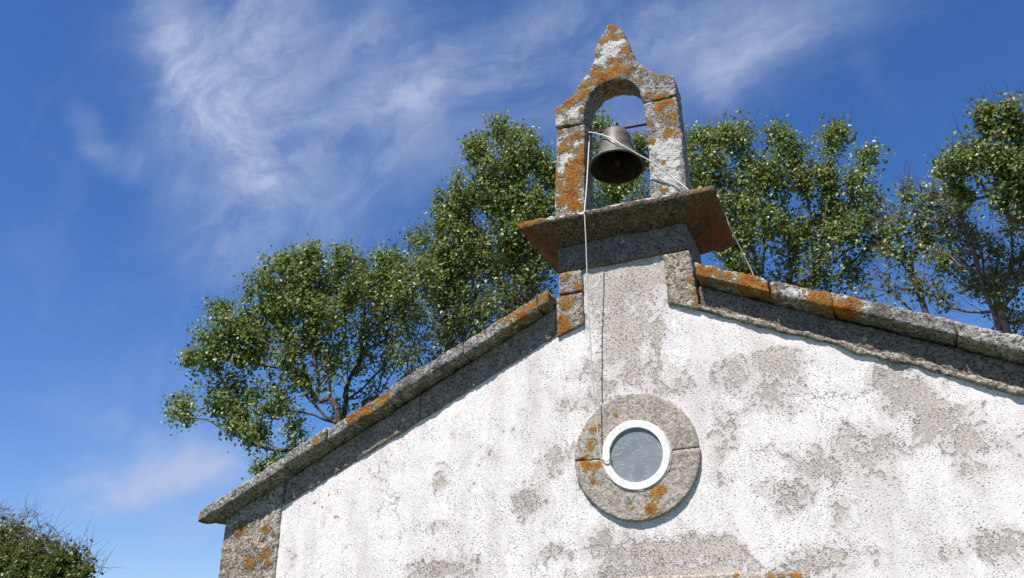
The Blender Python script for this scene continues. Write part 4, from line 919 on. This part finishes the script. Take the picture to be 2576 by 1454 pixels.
link_mesh('clamp_pin', tube_mesh('clamp_pin', spline([(-0.16, 0.0, 0.463), (-0.145, -0.01, 0.50), (-0.125, 0.0, 0.50), (-0.115, 0.0, 0.458)], 16), 0.010, 8), M_IRON, bell)
link_mesh('clapper', tube_mesh('clapper', [(0, 0, 0.36), (0.004, 0, 0.25), (0.008, 0, 0.12), (0.01, 0, 0.09), (0.01, 0, 0.06), (0.01, 0, 0.03)], [0.008, 0.009, 0.012, 0.03, 0.034, 0.02], 12), M_IRON, bell)


# ------------------------------------------------------------------ ropes
def rope(name, pts, r, label, n=140):
    me = tube_mesh(name, spline([(x, y, z + Z0) for x, y, z in pts], n), r, 8)
    o = link_mesh(name, me, M_ROPE)
    return tag(o, label, 'rope')


rope('bell_rope', [(-0.262, 0.14, 3.165), (-0.268, 0.125, 3.185), (-0.275, 0.115, 3.15), (-0.258, 0.115, 3.10), (-0.252, 0.03, 2.85), (-0.238, -0.13, 2.42), (-0.229, -0.268, 2.085), (-0.230, -0.270, 2.05), (-0.237, -0.25, 1.822), (-0.250, -0.222, 1.55), (-0.262, -0.2, 1.33), (-0.273, -0.155, 0.92), (-0.278, -0.13, 0.629),
                   (-0.276, -0.095, 0.32), (-0.270, -0.072, 0.12), (-0.262, -0.062, 0.02), (-0.245, -0.060, -0.022), (-0.215, -0.058, -0.035), (-0.200, -0.056, -0.015), (-0.197, -0.054, 0.03)],
     0.0050, 'thin white rope hanging straight down from the arch to the round window', 260)
rope('bell_rope', [(-0.270, 0.13, 3.155), (-0.262, 0.105, 3.135), (-0.245, 0.085, 3.115), (-0.155, 0.020, 3.035), (-0.05, -0.040, 2.935), (0.04, -0.085, 2.835), (0.11, -0.118, 2.745), (0.20, -0.10, 2.665), (0.35, -0.065, 2.535), (0.50, -0.022, 2.375), (0.605, -0.045, 2.235),
                   (0.65, -0.02, 2.178), (0.76, 0.20, 2.145), (0.852, 0.36, 2.125), (0.877, 0.41, 2.03), (0.91, 0.48, 1.92), (0.96, 0.56, 1.76), (1.01, 0.62, 1.58), (1.05, 0.70, 1.36)],
     0.0060, 'white rope slanting across the bell and over the right end of the cornice', 220)


# ------------------------------------------------------------------ trees
def branch_mesh(name, A, B, ra, rb, sides=5):
    """tapered prisms from A to B"""
    D = B - A
    L = np.linalg.norm(D, axis=1)
    L[L == 0] = 1e-6
    T = D / L[:, None]
    ref = np.where(np.abs(T[:, 2:3]) > 0.9, np.array([[1.0, 0, 0]]), np.array([[0, 0, 1.0]]))
    U = np.cross(T, ref)
    U /= np.linalg.norm(U, axis=1)[:, None]
    W = np.cross(T, U)
    ang = np.linspace(0, 2 * np.pi, sides, endpoint=False)
    ring = np.cos(ang)[None, :, None] * U[:, None, :] + np.sin(ang)[None, :, None] * W[:, None, :]
    V = np.concatenate([A[:, None, :] + ring * ra[:, None, None], B[:, None, :] + ring * rb[:, None, None]], 1).reshape(-1, 3)
    n = len(A)
    k = np.arange(sides)
    f = np.stack([k, (k + 1) % sides, (k + 1) % sides + sides, k + sides], 1)
    F = (np.arange(n)[:, None, None] * (2 * sides) + f[None]).reshape(-1, 4)
    return np_mesh(name, V, F, smooth=True)


def leaf_mesh(name, P, size, rng, tone, up=0.35):
    n = len(P)
    N = rng.normal(size=(n, 3))
    N += np.array([-0.25, -0.55, 0.75]) * up * 3
    N /= np.linalg.norm(N, axis=1)[:, None]
    T = rng.normal(size=(n, 3)) + np.array([0, -0.2, -0.9])
    T -= N * (N * T).sum(1)[:, None]
    T /= np.linalg.norm(T, axis=1)[:, None]
    S = np.cross(N, T)
    s = size * (0.45 + 0.95 * rng.random(n))[:, None]
    fold = (0.10 + 0.25 * rng.random(n))[:, None]
    base = P
    l1 = P + s * (0.28 * T - 0.50 * S + fold * N)
    l2 = P + s * (0.62 * T - 0.36 * S + fold * 0.8 * N)
    tip = P + s * (1.05 * T - 0.08 * N)
    r2 = P + s * (0.62 * T + 0.36 * S + fold * 0.8 * N)
    r1 = P + s * (0.28 * T + 0.50 * S + fold * N)
    V = np.stack([base, l1, l2, tip, r2, r1], 1).reshape(-1, 3)
    o = np.arange(n)[:, None] * 6
    F = np.concatenate([o + np.array([[0, 3, 2, 1]]), o + np.array([[0, 5, 4, 3]])], 0)
    return np_mesh(name, V, F, smooth=False, attrs={'tone': np.repeat(tone, 6)})


def make_tree(name, label, seed, blobs, trunk, base, tips_density=260, leaves_per_tip=25, leaf=0.066, spread=0.10, r_tip=0.0042, power=0.47, bf=0.55, bark=None, leafmat=None,
              spikes=0.55, twig_extra=2, group=None, depth=1.15, cat='tree', bare=0.0, key=None):
    rng = np.random.default_rng(seed)
    root = empty(name, (base[0], base[1], 0.0))
    tag(root, label, cat, group)
    off = np.array([base[0], base[1], 0.0])
    tips = []
    tip_leaf = []
    for x, y, z, r, lf in blobs:
        n = max(14, int(tips_density * r * r))
        q = rng.normal(size=(n, 3))
        q /= np.linalg.norm(q, axis=1)[:, None]
        rad = rng.random(n) ** 0.42 * r * (0.92 + 0.22 * np.abs(rng.normal(size=n)) * (rng.random(n) < 0.3))
        q = q * rad[:, None] * np.array([1.0, depth, 1.0])
        yo = rng.normal() * 0.15
        tips.append(q + np.array([x, y + yo, z + Z0]))
        tip_leaf.append(np.full(n, lf))
    tips = np.vstack(tips)
    tip_leaf = np.concatenate(tip_leaf)
    nt_ = len(tips)
    cap = 60 + nt_ * 14
    X = np.zeros((cap, 3))
    par = np.full(cap, -1)
    plen = np.zeros(cap)
    # trunk from the ground through the given points
    tp = spline([base] + [(x, y, z + Z0) for x, y, z in trunk], 14)
    n = len(tp)
    X[:n] = tp
    X[1:n] += rng.normal(size=(n - 1, 3)) * 0.03
    par[1:n] = np.arange(n - 1)
    for q in range(1, n):
        plen[q] = plen[q - 1] + np.linalg.norm(X[q] - X[q - 1])
    n_tr = n
    for limb in LIMBS.get(key, []):       # main limbs seen below the foliage
        lp = np.array([(x, y, z + Z0) for x, y, z in limb])
        lp[:, 1] -= np.linspace(0, 0.15 + 0.45 * rng.random(), len(lp))
        lp = spline(lp, max(4, int(np.linalg.norm(lp[-1] - lp[0]) / 0.22)))
        prev = 3 + int(np.argmin(np.linalg.norm(X[3:n] - lp[0], axis=1)))
        for v in lp:
            X[n] = v + rng.normal(size=3) * 0.012
            par[n] = prev
            plen[n] = plen[prev] + 0.7 * np.linalg.norm(X[n] - X[prev])
            prev = n
            n += 1
    top = X[n - 1] if not LIMBS.get(key) else X[:n].mean(0)
    order = np.argsort(np.linalg.norm(tips - top, axis=1))
    lo = 4
    tip_nodes = []
    node_leaf = []
    for t in order:
        p = tips[t]
        d = np.linalg.norm(X[lo:n] - p, axis=1)
        # branches prefer to rise, so a parent above its child is penalised
        pen = np.maximum(0, X[lo:n, 2] - p[2]) * 0.8
        j = lo + int(np.argmin(d + pen + bf * plen[lo:n]))
        L = np.linalg.norm(p - X[j])
        m = int(np.clip(L / 0.22, 1, 12))
        prev = j
        side = rng.normal(size=3) * 0.06 * L
        for s in range(1, m + 1):
            u = s / m
            v = X[j] * (1 - u) + p * u + side * math.sin(math.pi * u) + np.array([0, 0, -0.06 * L * math.sin(math.pi * u)])
            if s < m:
                v = v + rng.normal(size=3) * 0.018
            X[n] = v
            par[n] = prev
            plen[n] = plen[prev] + np.linalg.norm(X[n] - X[prev])
            prev = n
            n += 1
            if n >= cap - 2:
                break
        tip_nodes.append(prev)
        node_leaf.append(tip_leaf[t])
        if n >= cap - 20:
            break
    X, par = X[:n], par[:n]
    cnt = np.zeros(n)
    cnt[tip_nodes] = 1
    for q in range(n - 1, 0, -1):
        cnt[par[q]] += cnt[q]
    cnt = np.maximum(cnt, 1)
    rad = r_tip * cnt ** power
    k = np.arange(1, n)
    A, B, ra, rb = X[par[k]], X[k], np.minimum(rad[par[k]], rad[k] * 1.35), rad[k]
    # fine twigs: short spurs at the branch ends, and the long bare shoots standing out of the top
    tn = np.array(tip_nodes)
    segs = [(A, B, ra, rb)]
    if twig_extra:
        idx = np.repeat(tn, twig_extra)
        dirs = rng.normal(size=(len(idx), 3)) * np.array([1, 1, 0.8]) + np.array([0, 0, 0.55])
        dirs /= np.linalg.norm(dirs, axis=1)[:, None]
        ln = (0.10 + 0.28 * rng.random(len(idx)))[:, None]
        Bm = X[idx] + dirs * ln * 0.55
        d2 = dirs + rng.normal(size=dirs.shape) * 0.35
        segs.append((X[idx], Bm, np.full(len(idx), r_tip * 0.9), np.full(len(idx), r_tip * 0.7)))
        segs.append((Bm, Bm + d2 * ln * 0.5, np.full(len(idx), r_tip * 0.7), np.full(len(idx), r_tip * 0.3)))
    zt = X[tn, 2]
    xt = X[tn, 0]
    sp = []
    for q in tn:
        near = np.abs(xt - X[q, 0]) < 0.35
        if X[q, 2] > zt[near].max() - 0.25 and rng.random() < spikes:
            sp.append(q)
    if sp:
        sp = np.array(sp)
        dirs = rng.normal(size=(len(sp), 3)) * 0.16 + np.array([0.02, 0, 1])
        ln = (0.18 + 0.5 * rng.random(len(sp)))[:, None]
        segs.append((X[sp], X[sp] + dirs * ln, np.full(len(sp), r_tip), np.full(len(sp), r_tip * 0.4)))
    A, B, ra, rb = (np.concatenate([s[q] for s in segs]) for q in range(4))
    link_mesh('trunk', branch_mesh('trunk', A - off, B - off, ra, rb), bark or M_BARK, root)
    if leaves_per_tip > 0:
        per = rng.poisson(leaves_per_tip * np.array(node_leaf)) * (rng.random(len(tn)) > bare)
        idx = np.repeat(tn, per)
        back = par[par[idx]]
        back = np.where(back < 0, idx, back)
        u = rng.random(len(idx))[:, None] ** 1.3
        P = X[idx] * (1 - u) + X[back] * u + rng.normal(size=(len(idx), 3)) * spread * (0.6 + 0.8 * rng.random((len(idx), 1)))
        clump = rng.random(n)
        tone = np.clip(0.42 * clump[idx] + 0.46 * rng.random(len(idx)) + 0.06, 0, 0.9)
        young = (X[idx, 2] > np.quantile(zt, 0.75)) & (rng.random(len(idx)) < 0.08)
        tone[young] = 0.92 + 0.08 * rng.random(young.sum())
        link_mesh('crown', leaf_mesh('crown', P - off, leaf, rng, tone), leafmat or M_LEAF, root)
    return root


TB, TP = TREE_BLOBS, TRUNK_PATH
make_tree('poplar_tree', 'spreading leafy tree at the far left of the roof, dark forked trunk leaning left', 1, TB['A'] + TB['A2'], TP['A'], key='A', base=(-6.1, 6.0, 0), bf=0.42, power=0.40, leaves_per_tip=35, tips_density=128, spikes=0.16)
make_tree('poplar_tree', 'slender leafy tree right behind the spreading tree, above the middle of the left coping', 2, TB['B'], TP['B'], key='B', base=(-7.7, 7.5, 0), leaves_per_tip=33, tips_density=128, power=0.43)
make_tree('poplar_tree', 'bushy tree with many bare lower twigs just left of the tall tree beside the cornice', 3, TB['C'], TP['C'], key='C', base=(-6.0, 9.0, 0), leaves_per_tip=28, tips_density=135, twig_extra=2)
make_tree('poplar_tree', 'tall dense leafy tree standing directly left of the belfry', 4, TB['D'], TP['D'], key='D', base=(-4.4, 9.0, 0), leaves_per_tip=42, tips_density=135)
make_tree('poplar_tree', 'leafy tree seen through the arch behind the bell', 5, TB['E'], TP['E'], key='E', base=(-2.4, 9.5, 0), leaves_per_tip=39, tips_density=148)
make_tree('poplar_tree', 'tall dense leafy tree directly right of the belfry', 6, TB['F'], TP['F'], key='F', base=(-0.2, 9.0, 0), leaves_per_tip=39, tips_density=141)
make_tree('poplar_tree', 'broad leafy tree above the right coping, its crown stepping down to the right', 7, TB['G'], TP['G'], key='G', base=(0.8, 9.5, 0), leaves_per_tip=31, tips_density=148, twig_extra=1)
make_tree('poplar_tree', 'thin young tree with a bare stem rising over the right coping', 8, TB['H'], TP['H'], key='H', base=(3.05, 8.0, 0), leaves_per_tip=11, tips_density=330, twig_extra=2, leaf=0.06)
make_tree('poplar_tree', 'sparse twiggy tree with mostly bare branches at the right edge', 9, TB['I'], TP['I'], key='I', base=(4.2, 8.0, 0), leaves_per_tip=9, tips_density=420, twig_extra=3, leaf=0.055, spikes=0.6, bark=M_BARK_GREY)
make_tree('poplar_tree', 'dense dark leafy crown cut off by the upper right edge', 10, TB['J'], TP['J'], key='J', base=(5.0, 7.0, 0), leaves_per_tip=30, tips_density=330, leaf=0.058, spread=0.08)
make_tree('shrub', 'green leafy shrub low in the bottom left corner', 11, TB['K'], TP['K'], key='K', base=(-11.3, 4.5, 0), leaves_per_tip=30, tips_density=420, leaf=0.055, spread=0.08, leafmat=M_IVY, cat='shrub', twig_extra=1, spikes=0.06)
make_tree('bare_tree', 'leafless twiggy tree rising out of the shrub at the bottom left', 12, TB['L'], TP['L'], key='L', base=(-11.6, 4.8, 0), leaves_per_tip=0, tips_density=340, twig_extra=3, spikes=0.12, bark=M_BARK_GREY, bf=0.4)
